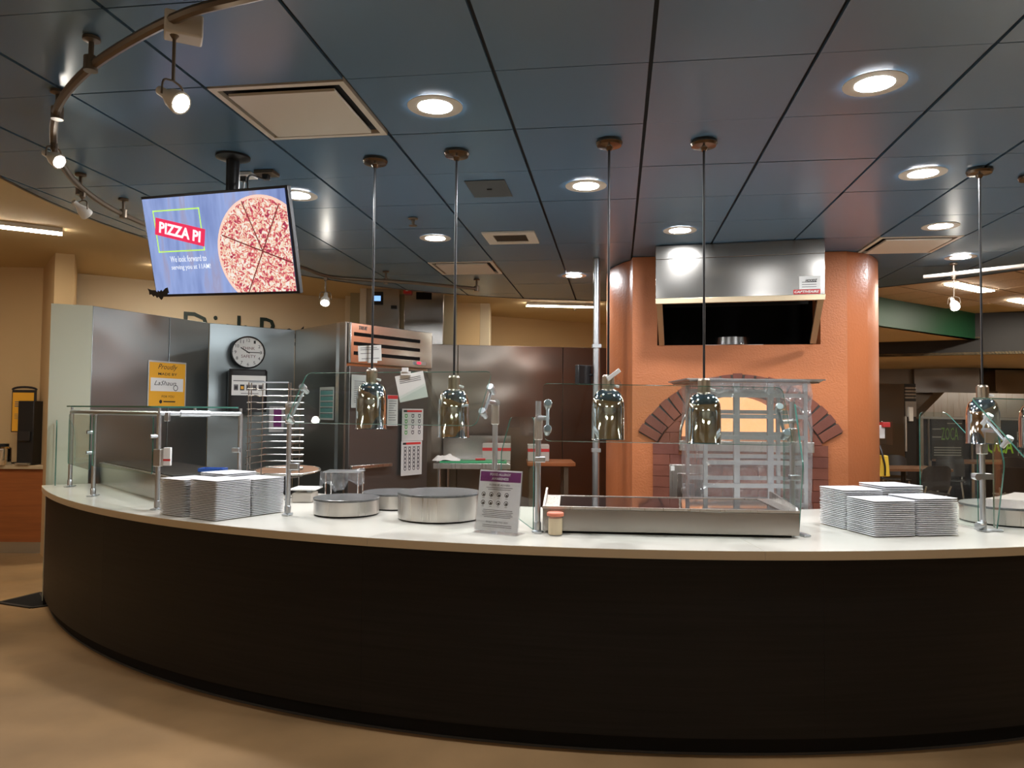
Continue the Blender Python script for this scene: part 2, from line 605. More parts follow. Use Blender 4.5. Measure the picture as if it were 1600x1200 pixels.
# behind the back wall: column, return, rear room with its own pilaster
cD = on_plane(541, 470, DE - DL * 0.55 + DN * 0.15, DN)
struct(MB().box((cD.x + 0.02, cD.y, ZO / 2), (0.085, 0.3, ZO), rz=0.15).build('column_cream', 'cream_wall', smooth=False))
r0, r1 = at(545, 470, y=9.85), at(712, 470, y=10.0)
wall('wall_return_olive', r0, r1, 0, ZO, 'olive_wall')
e0, e1 = at(690, 474, z=ZO), at(748, 475, z=ZO)
wall('wall_rear_room', e0, e1, 0, ZO, 'tan_wall')
struct(MB().box((e1.x + 0.07, e1.y + 0.45, ZO / 2), (0.135, 0.9, ZO)).build('column_rear', 'cream_wall', smooth=False))
f0, f1 = at(755, 494, z=ZO), at(1000, 507, z=ZO)
wall('wall_rear_room_far', f0, f1, 0, ZO, 'tan_wall')

# right: green soffit, dark fascia, low ceilings
G0, G1 = at(1340, 445, z=ZO), at(1530, 478, z=ZO)
gm = at(1368, 450, z=ZO)
gz_ = at(1368, 498, y=gm.y).z
wall('trim_green_soffit', G0, G1, gz_, ZO, 'green', 0.08)
K0, K1 = at(1340, 526, z=gz_), at(1530, 517, z=gz_)
KL = (K1 - K0).normalized()
K2 = K1 + KL * 2.2
zd_ = at(1450, 544, y=on_plane(1450, 544, K0, Vector((KL.y, -KL.x, 0))).y).z
wall('trim_dark_fascia', K0, K2, zd_, ZO, 'charcoal', 0.08)
nG2 = Vector((-(G1.y - G0.y), G1.x - G0.x)).normalized() * 0.085
struct(MB().prism([(G0.x + nG2.x, G0.y + nG2.y), (G1.x + nG2.x, G1.y + nG2.y), (K1.x, K1.y), (K0.x, K0.y)], gz_, gz_ + 0.04).build('ceiling_soffit', 'tan_ceiling', smooth=False))
struct(MB().prism([(K0.x, K0.y), (K2.x, K2.y), (12.2, 17.3), (3.2, 17.3)], zd_, zd_ + 0.04).build('ceiling_stall', 'tan_ceiling', smooth=False))

# acoustic tile ceiling of the dining side
dc = group_root('ceiling_dining', (5, 7, ZO))
ta = math.radians(34)
U, V = Vector((math.cos(ta), math.sin(ta))), Vector((-math.sin(ta), math.cos(ta)))
nG = Vector((-(G1.y - G0.y), G1.x - G0.x)).normalized()
MB().prism([(3.4, 4.2), (9.0, 4.2), (9.6, 11.2), (4.2, 9.2)], ZO - 0.012, ZO - 0.004).build('ceiling_grid', 'gap', dc, smooth=False)
for i in range(-3, 14):
    for j in range(-6, 14):
        c = Vector((3.6, 6.3)) + U * (i * 0.61) + V * (j * 0.61)
        if not (3.7 < c.x < 8.6 and 4.6 < c.y < 10.4):
            continue
        if (c - Vector((G0.x, G0.y))).dot(nG) > 0.0 or (c - Vector((1.07, 4.83))).length < 3.75:
            continue
        MB().box((c.x, c.y, ZO - 0.02), (0.585, 0.585, 0.016), rz=ta).build('ceiling_tile', 'warm_tile', dc, smooth=False)

# ------------------------------------------------------------------ blue metal ceiling over the counter
CX, CY, CR = 1.07, 4.83, 4.09
TH = math.radians(8.0)


def cell(u, v):
    """Ceiling grid (u across, v away, in tiles) to world x, y."""
    a, b = 0.125 + 0.612 * u, 2.855 + 0.613 * v
    return (a * math.cos(TH) + b * math.sin(TH), -a * math.sin(TH) + b * math.cos(TH))


circle = [(CX + CR * math.cos(2 * PI * k / 96), CY + CR * math.sin(2 * PI * k / 96)) for k in range(96)]
bc = group_root('ceiling', (CX, CY, ZD), 'round ceiling of blue-grey metal tiles over the counter')
MB().prism(circle, ZD + 0.016, ZD + 0.075).build('ceiling_backing', 'gap', bc)
rim = MB()
for k in range(96):
    a0, a1 = 2 * PI * k / 96, 2 * PI * (k + 1) / 96
    vs = []
    for a in (a0, a1):
        for r, z in ((CR, ZD - 0.004), (CR + 0.02, ZD - 0.004), (CR + 0.02, ZD + 0.11), (CR, ZD + 0.11)):
            vs.append((CX + r * math.cos(a), CY + r * math.sin(a), z))
    rim.add(vs, [(0, 4, 5, 1), (1, 5, 6, 2), (2, 6, 7, 3), (3, 7, 4, 0)])
rim.build('ceiling_rim', mat('rim_metal', (0.09, 0.085, 0.08), 0.35, 0.6), bc)
VENTS = {(-3, 0), (-3, 6), (3, 5)}
for iu in range(-9, 10):
    for iv in range(-5, 12):
        if (iu, iv) in VENTS:
            continue
        gu, gv = 0.013, 0.0045
        q = [cell(iu + gu, iv + gv), cell(iu + 1 - gu, iv + gv), cell(iu + 1 - gu, iv + 1 - gv), cell(iu + gu, iv + 1 - gv)]
        pl = clip_poly(q, circle)
        if len(pl) < 3:
            continue
        dz = random.uniform(-0.0012, 0.0012)
        MB().prism(pl, ZD + dz, ZD + 0.014).build('ceiling_tile', 'blue_tile', bc, smooth=False)

# slot diffusers: a frame, a dark throat and a dropped blank panel
for (iu, iv), lab in {(-3, 0): 'large square grey ceiling diffuser above and beside the hanging screen',
                      (-3, 6): 'small-looking far ceiling diffuser above the steel back wall',
                      (3, 5): 'brownish ceiling diffuser beside the orange oven column'}.items():
    cc = cell(iu + 0.5, iv + 0.5)
    t = thing('air_diffuser', lab, 'vent', (cc[0], cc[1], ZD), 'square air diffusers in the blue ceiling')
    q = lambda m: [cell(iu + m, iv + m), cell(iu + 1 - m, iv + m), cell(iu + 1 - m, iv + 1 - m), cell(iu + m, iv + 1 - m)]
    MB().prism(q(0.02), ZD + 0.06, ZD + 0.074).build('throat', 'black_matte', t, smooth=False)
    fr = MB()
    o_, i_ = q(0.015), q(0.06)
    for k in range(4):
        fr.prism([o_[k], o_[(k + 1) % 4], i_[(k + 1) % 4], i_[k]], ZD - 0.004, ZD + 0.02)
    fr.build('frame', 'white_trim', t, smooth=False)
    MB().prism(q(0.115), ZD - 0.014, ZD - 0.002).build('blank_panel', 'white_trim', t, smooth=False)
# flush access panel and small return grille
cc = cell(-1.45, 2.48)
q = [cell(-1.65, 2.22), cell(-1.26, 2.22), cell(-1.26, 2.76), cell(-1.65, 2.76)]
t = thing('access_panel', 'flush dark square panel in the blue ceiling beside two lamp cords', 'panel', (cc[0], cc[1], ZD))
MB().prism(q, ZD - 0.006, ZD - 0.002).build('panel', mat('panel_grey', (0.06, 0.075, 0.085), 0.4), t, bevel=0.002)
MB().box((cc[0], cc[1], ZD - 0.008), (0.03, 0.012, 0.006), rz=-TH).build('latch', 'gap', t)
cc = cell(-1.52, 4.54)
t = thing('return_grille', 'small white framed return grille in the blue ceiling', 'vent', (cc[0], cc[1], ZD))
fr = MB()
qo = [cell(-1.85, 4.22), cell(-1.2, 4.22), cell(-1.2, 4.84), cell(-1.85, 4.84)]
qi = [cell(-1.73, 4.35), cell(-1.32, 4.35), cell(-1.32, 4.71), cell(-1.73, 4.71)]
for k in range(4):
    fr.prism([qo[k], qo[(k + 1) % 4], qi[(k + 1) % 4], qi[k]], ZD - 0.014, ZD - 0.002)
fr.build('frame', 'white_trim', t, smooth=False)
MB().prism(qi, ZD - 0.004, ZD - 0.002).build('throat', 'black_matte', t, smooth=False)
for k in range(5):
    v = 4.39 + 0.07 * k
    q = [cell(-1.73, v), cell(-1.32, v), cell(-1.32, v + 0.025), cell(-1.73, v + 0.025)]
    MB().prism(q, ZD - 0.011, ZD - 0.005).build('slat', 'bronze', t, smooth=False)

# recessed downlights
DLS = [((672, 168), 'bright round downlight between the square diffuser and lamp cords'),
       ((1358, 120), 'largest bright round downlight, over the white plates by the oven'),
       ((460, 311), 'round downlight half hidden behind the hanging screen'),
       ((910, 288), 'round downlight beside the third lamp cord from the screen'),
       ((676, 374), 'small round downlight beyond the second lamp cord'),
       ((1058, 355), 'small round downlight just in front of the steel oven hood'),
       ((1436, 259), 'round downlight beside the lamp cord near the green soffit'),
       ((1465, 341), 'round downlight next to the brownish ceiling diffuser'),
       ((1497, 389), 'round downlight closest to the green soffit')]
extra = [(3.9, 4.2), (0.6, 7.3), (-1.92, 4.95)]  # fill lights added beside the known fixtures, only to brighten the scene


def downlight(p, lab):
    t = thing('downlight', lab, 'ceiling light', (p.x, p.y, ZD), 'recessed downlights in the blue ceiling')
    MB().lathe([(0.0745, -0.003), (0.080, -0.0032), (0.116, -0.0040), (0.121, -0.0035), (0.122, 0.0)], 32, Matrix.Translation((p.x, p.y, ZD - 0.001)), cap=False).build('trim_ring', 'white_trim', t)
    MB().lathe([(0.0, -0.0048), (0.05, -0.0042), (0.0755, -0.0033)], 32, Matrix.Translation((p.x, p.y, ZD - 0.001)), cap=False).build('lens', 'lens', t)
    return t


for (px, py), lab in DLS:
    downlight(at(px, py, z=ZD), lab)
for k, (x, y) in enumerate(extra):
    downlight(Vector((x, y, ZD)), ['round downlight beyond the counter end by the green soffit', 'round downlight hidden above the kitchen floor by the oven', 'round downlight hidden behind the hanging screen'][k])


def strip_light(p, q, z, lab, w=0.10):
    c = (Vector(p) + Vector(q)) / 2
    t = thing('strip_light', lab, 'ceiling light', (c.x, c.y, z), 'linear ceiling lights of the hall')
    p, q = Vector((p[0], p[1], z)), Vector((q[0], q[1], z))
    MB().beam(p + Vector((0, 0, 0.02)), q + Vector((0, 0, 0.02)), w + 0.02, 0.036).build('housing', 'white_trim', t, smooth=False)
    MB().beam(p - Vector((0, 0, 0.003)), q - Vector((0, 0, 0.003)), w, 0.008).build('lens', 'strip', t, smooth=False)


zs = ZO - 0.04
strip_light(at(-60, 363, z=zs), at(93, 378, z=zs), zs, 'linear white light on the tan ceiling beyond the round blue ceiling edge')
strip_light(at(788, 459, z=zs), at(838, 464, z=zs), zs, 'linear white light over the yellow back room', 0.16)
strip_light(at(1484, 431, z=zs), at(1540, 442, z=zs), zs, 'linear white light on the tile ceiling before the green soffit', 0.16)
strip_light(at(1582, 454, z=zs), at(1640, 464, z=zs), zs, 'linear white light on the tile ceiling near the dark fascia', 0.16)
for k, (p, q) in enumerate([((-5.4, 0.5), (-5.4, 2.2)),  # strips added to brighten the hall, lettered wall and back room
                            ((6.2, 1.5), (6.2, 3.2)), ((-2.6, -3.6), (-0.8, -3.6)), ((2.4, -3.6), (4.2, -3.6)), ((-4.9, 5.0), (-4.6, 6.2)), ((-3.9, 8.05), (-3.2, 8.45)), ((0.2, 10.6), (1.2, 10.7))]):
    strip_light(p, q, zs, ['linear light on the tan ceiling beside the blue ceiling', 'linear light over the hall beyond the plates', 'linear light over the far hall behind the screen side', 'linear light over the far hall behind the oven side', 'linear light over the tan wall by the coffee counter',
                           'linear light over the lettered cream wall', 'linear light deep in the yellow back room', 'linear light over the dining side'][k])
for k, (x, y) in enumerate([(5.1, 12.5), (5.5, 14.0), (5.2, 13.2), (8.9, 11.6), (9.6, 12.6), (10.4, 11.2)]):  # strips added out of sight to light the low ceiling and stall
    strip_light((x - 0.3, y), (x + 0.3, y), zd_ - 0.035, ['nearer linear light under the low ceiling hidden behind the oven column', 'linear light at the far stall hidden behind the oven column',
                                                          'middle linear light under the low ceiling hidden behind the oven column', 'linear light under the low ceiling by the dining tables', 'linear light under the low ceiling before the far menu boards', 'linear light under the low ceiling farthest along the dining side'][k])

# sprinkler heads
for px, py, z, lab in ((641, 346, ZD, 'small dark sprinkler head under the blue ceiling'), (896, 480, ZO, 'small sprinkler head under the yellow back room ceiling')):
    p = at(px, py - 3, z=z)
    t = thing('sprinkler_head', lab, 'sprinkler', p)
    X = Matrix.Translation(p)
    MB().lathe([(0.035, -0.008), (0.03, -0.012), (0.012, -0.014), (0.010, -0.05)], 14, X).build('body', 'bronze', t)
    MB().lathe([(0.004, -0.05), (0.028, -0.054), (0.028, -0.058), (0.0, -0.06)], 14, X).build('deflector', 'bronze', t)

# ------------------------------------------------------------------ curved serving counter and its worktop
KC = Vector((1.0, 8.9))


def arc(phi, r):
    """Point of the counter plan: phi in degrees from the counter middle, r from the arc centre."""
    a = math.radians(phi)
    return Vector((KC.x + r * math.sin(a), KC.y - r * math.cos(a)))


def phi_of(p):
    return math.degrees(math.atan2(p[0] - KC.x, KC.y - p[1]))


PH0, PH1 = -56.2, 46.0
t = thing('serving_counter', 'long curved serving counter with dark wood-look laminate front', 'counter', (*arc(0, 5.5), 0))
pan_cuts = [PH0, -39.0, -18.0, 4.2, 25.0, PH1]
for a, b in zip(pan_cuts, pan_cuts[1:]):
    n = max(6, int((b - a) / 1.5))
    a2, b2 = a + 0.004, b - 0.004
    o_ = [arc(a2 + (b2 - a2) * k / n, 5.545) for k in range(n + 1)]
    i_ = [arc(b2 - (b2 - a2) * k / n, 5.515) for k in range(n + 1)]
    MB().prism(o_ + i_, 0.088, ZC - 0.042).build('front_panel', 'laminate', t)
n = 70
o_ = [arc(PH0 + 0.3 + (PH1 - PH0 - 0.3) * k / n, 5.505) for k in range(n + 1)]
i_ = [arc(PH1 - (PH1 - PH0 - 0.3) * k / n, 5.45) for k in range(n + 1)]
MB().prism(o_ + i_, 0.002, 0.088).build('kick_plate', 'black_matte', t)
o_ = [arc(PH0 + 0.3 + (PH1 - PH0 - 0.3) * k / n, 5.509) for k in range(n + 1)]
i_ = [arc(PH1 - (PH1 - PH0 - 0.3) * k / n, 5.502) for k in range(n + 1)]
MB().prism(o_ + i_, 0.001, 0.012).build('floor_seal', mat('grey_seal', (0.045, 0.043, 0.042), 0.5), t)
e0_, e1_ = arc(PH0, 5.545), arc(PH0, 5.25)
MB().beam((e0_.x, e0_.y, 0.44), (e1_.x, e1_.y, 0.44), 0.03, 0.87).build('end_panel', 'laminate', t, smooth=False)
n = 60
o_ = [arc(-50 + (PH1 + 50) * k / n, 4.29) for k in range(n + 1)]
i_ = [arc(PH1 - (PH1 + 50) * k / n, 4.26) for k in range(n + 1)]
MB().prism(o_ + i_, 0.02, ZC - 0.042).build('back_panel', 'laminate', t)

wt = thing('worktop', 'off-white stone worktop with a tan edge on the curved dark counter', 'worktop', (*arc(0, 5.5), ZC))
s1, s2 = phi_of(at(576, 845, z=ZC)), phi_of(at(1204, 856, z=ZC))
RT = 5.575
rin = lambda ph: 4.20 + max(0.0, (-46 - ph) / 10.2) * 1.0
for a, b in ((PH0 - 0.4, s1), (s1, s2), (s2, PH1)):
    n = max(16, int((b - a) / 1.2))
    a2, b2 = a + 0.008, b - 0.008
    o_ = [arc(a2 + (b2 - a2) * k / n, RT - 0.002) for k in range(n + 1)]
    i_ = [arc(b2 - (b2 - a2) * k / n, rin(b2 - (b2 - a2) * k / n)) for k in range(n + 1)]
    sec = MB().prism(o_ + i_, ZC - 0.04, ZC).build('worktop_section', 'quartz', wt)
    i2 = [arc(b2 - (b2 - a2) * k / n, RT - 0.004) for k in range(n + 1)]
    o2 = [arc(a2 + (b2 - a2) * k / n, RT) for k in range(n + 1)]
    MB().prism(o2 + i2, ZC - 0.04, ZC - 0.0015).build('edge_band', 'edge_tan', sec)

# ------------------------------------------------------------------ oven column with hood and brick arch
H0, H1 = at(1020.5, 379.5, z=ZD), at(1284.5, 363, z=ZD)
F0, F1 = at(985, 398, z=ZD), at(1319, 382.5, z=ZD)
FA = math.atan2(F1.y - F0.y, F1.x - F0.x)
FN = Vector((math.sin(FA), -math.cos(FA), 0))
FM = (F0 + F1) / 2
XO = Matrix.Translation((FM.x, FM.y, 0)) @ Matrix.Rotation(FA, 4, 'Z')
XOi = XO.inverted()
FW = (Vector((F1.x, F1.y)) - Vector((F0.x, F0.y))).length


def of(px, py):
    """local x, z on the oven face seen at a survey pixel"""
    q = XOi @ on_plane(px, py, FM, FN)
    return q.x, q.z


# column outline: chord in front, round behind
CT = 0.86


def side_dist(cx, px):
    c = XO @ Vector((cx, CT, 0))
    d = ray(px, 420)
    dd = Vector((d.x, d.y)).normalized()
    return c.x * dd.y - c.y * dd.x


l0, l1_, r0_, r1_ = side_dist(0, 945), side_dist(1, 945), side_dist(0, 1369), side_dist(1, 1369)
CDX = -(l0 + r0_) / ((l1_ - l0) + (r1_ - r0_))
CRR = side_dist(CDX, 945)
oc = thing('pizza_oven', 'round orange plastered oven column with a brick arch and glowing mouth', 'oven', (FM.x, FM.y, 0))
BACK = 0.30                                             # thickness of the flat front wall
aL, aR = math.atan2(-(CT - BACK), -1), 0
pts = []
y0 = BACK
hx = (CRR ** 2 - (CT - y0) ** 2) ** 0.5
a_start = math.atan2(y0 - CT, hx)
a_end = math.atan2(y0 - CT, -hx) + (2 * PI)
for k in range(49):
    a = a_start + (a_end - a_start) * k / 48
    pts.append((CDX + CRR * math.cos(a), CT + CRR * math.sin(a)))
# round flanks in front of the wall thickness
for sgn in (-1, 1):
    seg = [(sgn * FW / 2, 0.0)]
    for k in range(9):
        y = 0.12 + (BACK - 0.12) * k / 8
        seg.append((CDX + sgn * (CRR ** 2 - (CT - y) ** 2) ** 0.5, y))
    inn = sgn * (FW / 2 - 0.05)
    poly = seg + [(inn, BACK), (inn, 0.001)]
    if sgn < 0:
        poly = list(reversed(poly))
    MB().prism(poly, 0, ZD - 0.004, X=XO).build('flank', 'orange_smooth', oc)
# shell of the rear (open to the cavities): wall ring and back
ring = MB()
inner = [(CDX + (p[0] - CDX) * 0.94, CT + (p[1] - CT) * 0.94) for p in pts]
ring.prism(pts + list(reversed(inner)), 0, ZD - 0.004, X=XO)
ring.build('shell', 'orange_smooth', oc)
hxl, hzb = of(1026, 537)
hxr, hzb2 = of(1281, 528)
hzb = (hzb + hzb2) / 2
zt = ZD - 0.004
ox0, ox1, oz0 = of(1064, 684)[0], of(1268, 684)[0], of(1160, 682)[1]
ocx = (ox0 + ox1) / 2
orad = (ox1 - ox0) / 2
ozt = of(1160, 603)[1]
L_, R_ = -FW / 2, FW / 2
face = MB()
Y0, Y1 = 0.0, BACK
for x0, x1, z0, z1 in ((L_, hxl, hzb, zt), (hxr, R_, hzb, zt)):
    face.box(((x0 + x1) / 2, (Y0 + Y1) / 2, (z0 + z1) / 2), (x1 - x0, Y1 - Y0, z1 - z0), X=XO)
for x0, x1, z0, z1 in ((L_, ox0, 0, hzb), (ox1, R_, 0, hzb), (ox0, ox1, 0, oz0)):
    face.box(((x0 + x1) / 2, (Y0 + Y1) / 2, (z0 + z1) / 2), (x1 - x0, Y1 - Y0, z1 - z0), X=XO)
# lintel with the arched mouth cut out
N = 20
arch_h = ozt - oz0
mouth = [(ocx + orad * math.cos(PI * k / N), oz0 + arch_h * math.sin(PI * k / N) ** 0.8) for k in range(N + 1)]
vs, fs = [], []
for k in range(N + 1):
    x, z = mouth[k]
    vs += [(x, 0, z), (x, BACK, z), (x, 0, hzb), (x, BACK, hzb)]
for k in range(N):
    i, j = 4 * k, 4 * k + 4
    fs += [(i, j, j + 2, i + 2), (i + 1, i + 3, j + 3, j + 1), (i, i + 1, j + 1, j), (i + 2, j + 2, j + 3, i + 3)]
face.add(vs, fs, 0, XO)
face.build('front_face', 'stucco', oc, smooth=False)
# oven chamber: glowing lining
ch = MB()
vs, fs = [], []
for k in range(N + 1):
    x, z = mouth[k]
    vs += [(x, BACK, z), (ocx + (x - ocx) * 0.96, 1.15, oz0 + (z - oz0) * 0.95)]
for k in range(N):
    i = 2 * k
    fs.append((i, i + 1, i + 3, i + 2))
ch.add(vs, fs, 0, XO)
ch.build('chamber_vault', 'oven_lining', oc)
MB().box((ocx, 0.72, oz0 - 0.02), (2 * orad, 0.9, 0.03), X=XO).build('chamber_hearth', 'oven_lining', oc, smooth=False)
MB().box((ocx, 1.17, oz0 + arch_h / 2), (2 * orad, 0.02, arch_h + 0.05), X=XO).build('flame_glow', 'oven_heat', oc, smooth=False)
MB().tube([XO @ Vector((x, -0.035, z)) for x, z in mouth], 0.012, 8).build('mouth_trim', 'steel', oc)
x_, z_ = of(1066, 684)
MB().box((ocx, -0.05, oz0 - 0.045), (2 * orad + 0.02, 0.10, 0.085), X=XO).build('hearth_shelf', 'brushed', oc, bevel=0.004)
# hood recess
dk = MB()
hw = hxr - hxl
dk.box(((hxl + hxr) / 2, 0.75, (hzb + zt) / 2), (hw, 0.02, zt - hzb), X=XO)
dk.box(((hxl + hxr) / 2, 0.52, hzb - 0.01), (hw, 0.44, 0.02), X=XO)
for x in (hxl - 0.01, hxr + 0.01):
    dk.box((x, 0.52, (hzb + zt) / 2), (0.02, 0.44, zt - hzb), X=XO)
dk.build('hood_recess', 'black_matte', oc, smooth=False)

# bricks: soldier arch and coursed infill
bx, bz = of(1157, 753)
rO = of(1157 + 187, 753)[0] - bx
rI = of(1157 + 149, 753)[0] - bx
aA = math.atan2(of(990, 667)[1] - bz, of(990, 667)[0] - bx)
aB = math.atan2(of(1322, 665)[1] - bz, of(1322, 665)[0] - bx)
MB().prism([(bx + (rO - 0.004) * math.cos(aB + (aA - aB) * k / 40), bz + (rO - 0.004) * math.sin(aB + (aA - aB) * k / 40)) for k in range(41)]
           + [(bx + (rI + 0.002) * math.cos(aA + (aB - aA) * k / 40), bz + (rI + 0.002) * math.sin(aA + (aB - aA) * k / 40)) for k in range(41)],
           0.0, 0.012, X=XO @ Matrix.Rotation(PI / 2, 4, 'X')).build('arch_mortar', 'mortar', oc, smooth=False)
NB = 21
da = (aA - aB) / NB
RX = XO @ Matrix.Rotation(PI / 2, 4, 'X')
for k in range(NB):
    a0, a1 = aB + da * k, aB + da * (k + 1)
    am = (a0 + a1) / 2
    w = rI * da / 2 - 0.002
    u, v = Vector((math.cos(am), math.sin(am))), Vector((-math.sin(am), math.cos(am)))
    j = random.uniform(-0.006, 0.006)
    c0 = Vector((bx, bz))
    w2 = w * 1.03
    pl = [c0 + u * (rI + 0.004 + j) - v * w, c0 + u * (rO + j * 1.2) - v * w2, c0 + u * (rO + j * 1.2) + v * w2, c0 + u * (rI + 0.004 + j) + v * w]
    MB().prism(pl, 0.0, 0.026 + random.uniform(-0.003, 0.003), X=RX).build('brick', random.choice(['brick', 'brick', 'brick_b']), oc, bevel=0.003)
ix0, ix1 = of(1022, 720)[0], of(1296, 720)[0]
ch_ = 0.0925
rows = int((bz + rI - 0.70) / ch_) + 1
disc_ = [(bx + (rI - 0.004) * math.cos(2 * PI * k / 80), bz + (rI - 0.004) * math.sin(2 * PI * k / 80)) for k in range(80)]
zl_arch = of(1030, 688)[1]
grid_top = bz + rI
mort = MB()
for r in range(24):
    z0 = zl_arch - 9 * ch_ + r * ch_
    if z0 < 0.62 or z0 > grid_top:
        continue
    bl = 0.285
    off = (r % 2) * bl / 2
    x = ix0 - off
    while x < ix1:
        xa_, xb_ = max(x, ix0) + 0.002, min(x + bl, ix1) - 0.002
        x += bl
        if xb_ - xa_ < 0.03:
            continue
        q = [(xa_, z0 + 0.002), (xb_, z0 + 0.002), (xb_, z0 + ch_ - 0.002), (xa_, z0 + ch_ - 0.002)]
        if z0 >= zl_arch - 0.001:
            q = clip_poly(q, disc_)
        if len(q) < 3:
            continue
        # keep the mouth free
        if z0 + ch_ > oz0 - 0.09:
            pieces = []
            zc = max(z0 + ch_ / 2, oz0)
            f = (zc - oz0) / max(arch_h, 1e-3)
            hwid = orad * math.cos(math.asin(min(1, f ** 1.25))) + 0.012 if f < 1 else 0
            if hwid:
                for sx0, sx1 in ((-9, ocx - hwid), (ocx + hwid, 9)):
                    c = clip_poly(q, [(sx0, -9), (sx1, -9), (sx1, 9), (sx0, 9)])
                    if len(c) >= 3:
                        pieces.append(c)
            else:
                pieces = [q]
        else:
            pieces = [q]
        for c in pieces:
            if max(p[0] for p in c) - min(p[0] for p in c) < 0.02:
                continue
            MB().prism(c, 0.0, 0.02 + random.uniform(-0.002, 0.003), X=RX).build('brick', random.choice(['brick', 'brick', 'brick_b']), oc, smooth=False)

# control panel with knob
t = thing('oven_control_panel', 'steel oven control panel with one round knob beside the wrapped rack', 'control panel', XO @ Vector((*[of(1048, 800)[0]], -0.08, 0.95)))
x0, z1 = of(1048, 720)
x1 = of(1105, 720)[0]
z0 = of(1048, 800)[1]
MB().box(((x0 + x1) / 2, -0.055, (z0 + z1) / 2), (x1 - x0, 0.06, z1 - z0), X=XO).build('frame', 'brushed', t, bevel=0.004)
xi, zi = of(1060, 733)
MB().box(((xi + x1) / 2, -0.092, (z0 + zi) / 2), (x1 - xi, 0.014, zi - z0), X=XO).build('door', 'steel', t, bevel=0.003)
xk, zk = of(1072, 760)
MB().box((xk + 0.03, -0.104, zk), (0.10, 0.01, 0.12), X=XO).build('knob_plate', 'satin', t, bevel=0.002)
MB().lathe([(0.034, 0), (0.034, 0.02), (0.028, 0.05), (0.0, 0.05)], 20, XO @ Matrix.Translation((xk, -0.109, zk)) @ Matrix.Rotation(PI / 2, 4, 'X')).build('knob', 'brushed', t)
xs, zs2 = of(1053, 726)
MB().box((xs, -0.0865, zs2), (0.03, 0.003, 0.04), X=XO).build('sticker', 'paper', t, smooth=False)

# exhaust hood
HA = math.atan2(H1.y - H0.y, H1.x - H0.x)
XH = Matrix.Translation((H0.x, H0.y, 0)) @ Matrix.Rotation(HA, 4, 'Z')
HWD = (Vector((H1.x, H1.y)) - Vector((H0.x, H0.y))).length
hzl = at(1021, 463, y=H0.y).z
hzm = at(1021, 402, y=H0.y).z
t = thing('exhaust_hood', 'stainless exhaust hood above the brick oven, dark underneath', 'hood', XH @ Vector((HWD / 2, 0, hzl)))
dpt = -(XOi @ H0).y
zt = ZD - 0.004
MB().box((HWD / 2, 0.012, (hzm + zt) / 2), (HWD, 0.024, zt - hzm - 0.003), X=XH).build('upper_sheet', 'hood_steel', t, bevel=0.002)
MB().box((HWD / 2, 0.012, (hzl + hzm) / 2), (HWD, 0.024, hzm - hzl), X=XH).build('front_sheet', 'hood_steel', t, bevel=0.002)
for x, w_ in ((0.006, 0.012), (HWD - 0.006, 0.012)):
    MB().box((x, dpt / 2 + 0.01, (hzl + zt) / 2), (w_, dpt - 0.03, zt - hzl), X=XH).build('side_sheet', 'hood_steel', t, smooth=False)
lip = mat('tan_metal_lip', (0.52, 0.42, 0.28), 0.35, 0.7)
MB().beam(XH @ Vector((0, 0.0, hzl - 0.022)), XH @ Vector((HWD, 0.0, hzl - 0.022)), 0.03, 0.044).build('bottom_lip', lip, t, bevel=0.003)
for x in (0.03, HWD - 0.03):
    e = XH @ Vector((x, dpt + 0.0, hzb + 0.01))
    MB().beam(XH @ Vector((x, 0.02, hzl - 0.03)), e, 0.045, 0.03).build('side_bar', lip, t, smooth=False)
MB().box((HWD / 2, dpt + 0.12, zt - 0.3), (HWD - 0.1, 0.05, 0.25), X=XH).build('baffle', 'black_matte', t, smooth=False)
MB().box((HWD / 2, dpt * 0.5 + 0.02, hzl + 0.12), (HWD - 0.06, dpt * 0.8, 0.02), X=XH).build('hood_top', 'charcoal', t, smooth=False)


def hl(px, py):
    q = XH.inverted() @ on_plane(px, py, H0, Vector((math.sin(HA), -math.cos(HA), 0)))
    return q.x, q.z


x0, z0 = hl(1246, 444)
x1, z1 = hl(1279, 422)
st = MB().rect(x0, z0, x1, z1, 0.002, 0, XH)
st.text('HOODZ', (x0 + x1) / 2 + 0.01, z1 - 0.035, 0.085, 0.022, 0.004, 1, XH, shear=0.25, bold=0.03)
for k in range(3):
    st.rect(x0 + 0.02, z0 + 0.015 + k * 0.018, x1 - 0.03, z0 + 0.019 + k * 0.018, 0.003, 2, XH)
st.build('white_sticker', ['paper', 'ink', 'print'], t, smooth=False)
x0, z0 = hl(1237, 452)
x1, z1 = hl(1279, 443)
st = MB().rect(x0, z0, x1, z1, 0.003, 0, XH)
st.text('CAPTIVEAIRE', (x0 + x1) / 2, (z0 + z1) / 2, (x1 - x0) * 0.92, (z1 - z0) * 0.55, 0.005, 1, XH, shear=0.3, bold=0.03)
st.build('red_sticker', ['red', 'paper'], t, smooth=False)
# duct collar standing in the recess
cx, cz = of(1147, 531)
t = thing('duct_collar', 'low round metal collar standing in the dark opening under the hood', 'collar', XO @ Vector((cx, 0.25, hzb)))
X = XO @ Matrix.Translation((cx, 0.25, hzb))
MB().box((0, -0.02, 0.008), (0.5, 0.16, 0.016), X=X).build('base', 'brushed', t, smooth=False)
MB().lathe([(0.16, 0.016), (0.15, 0.08), (0.13, 0.09), (0.0, 0.09)], 28, X).build('body', 'steel', t)

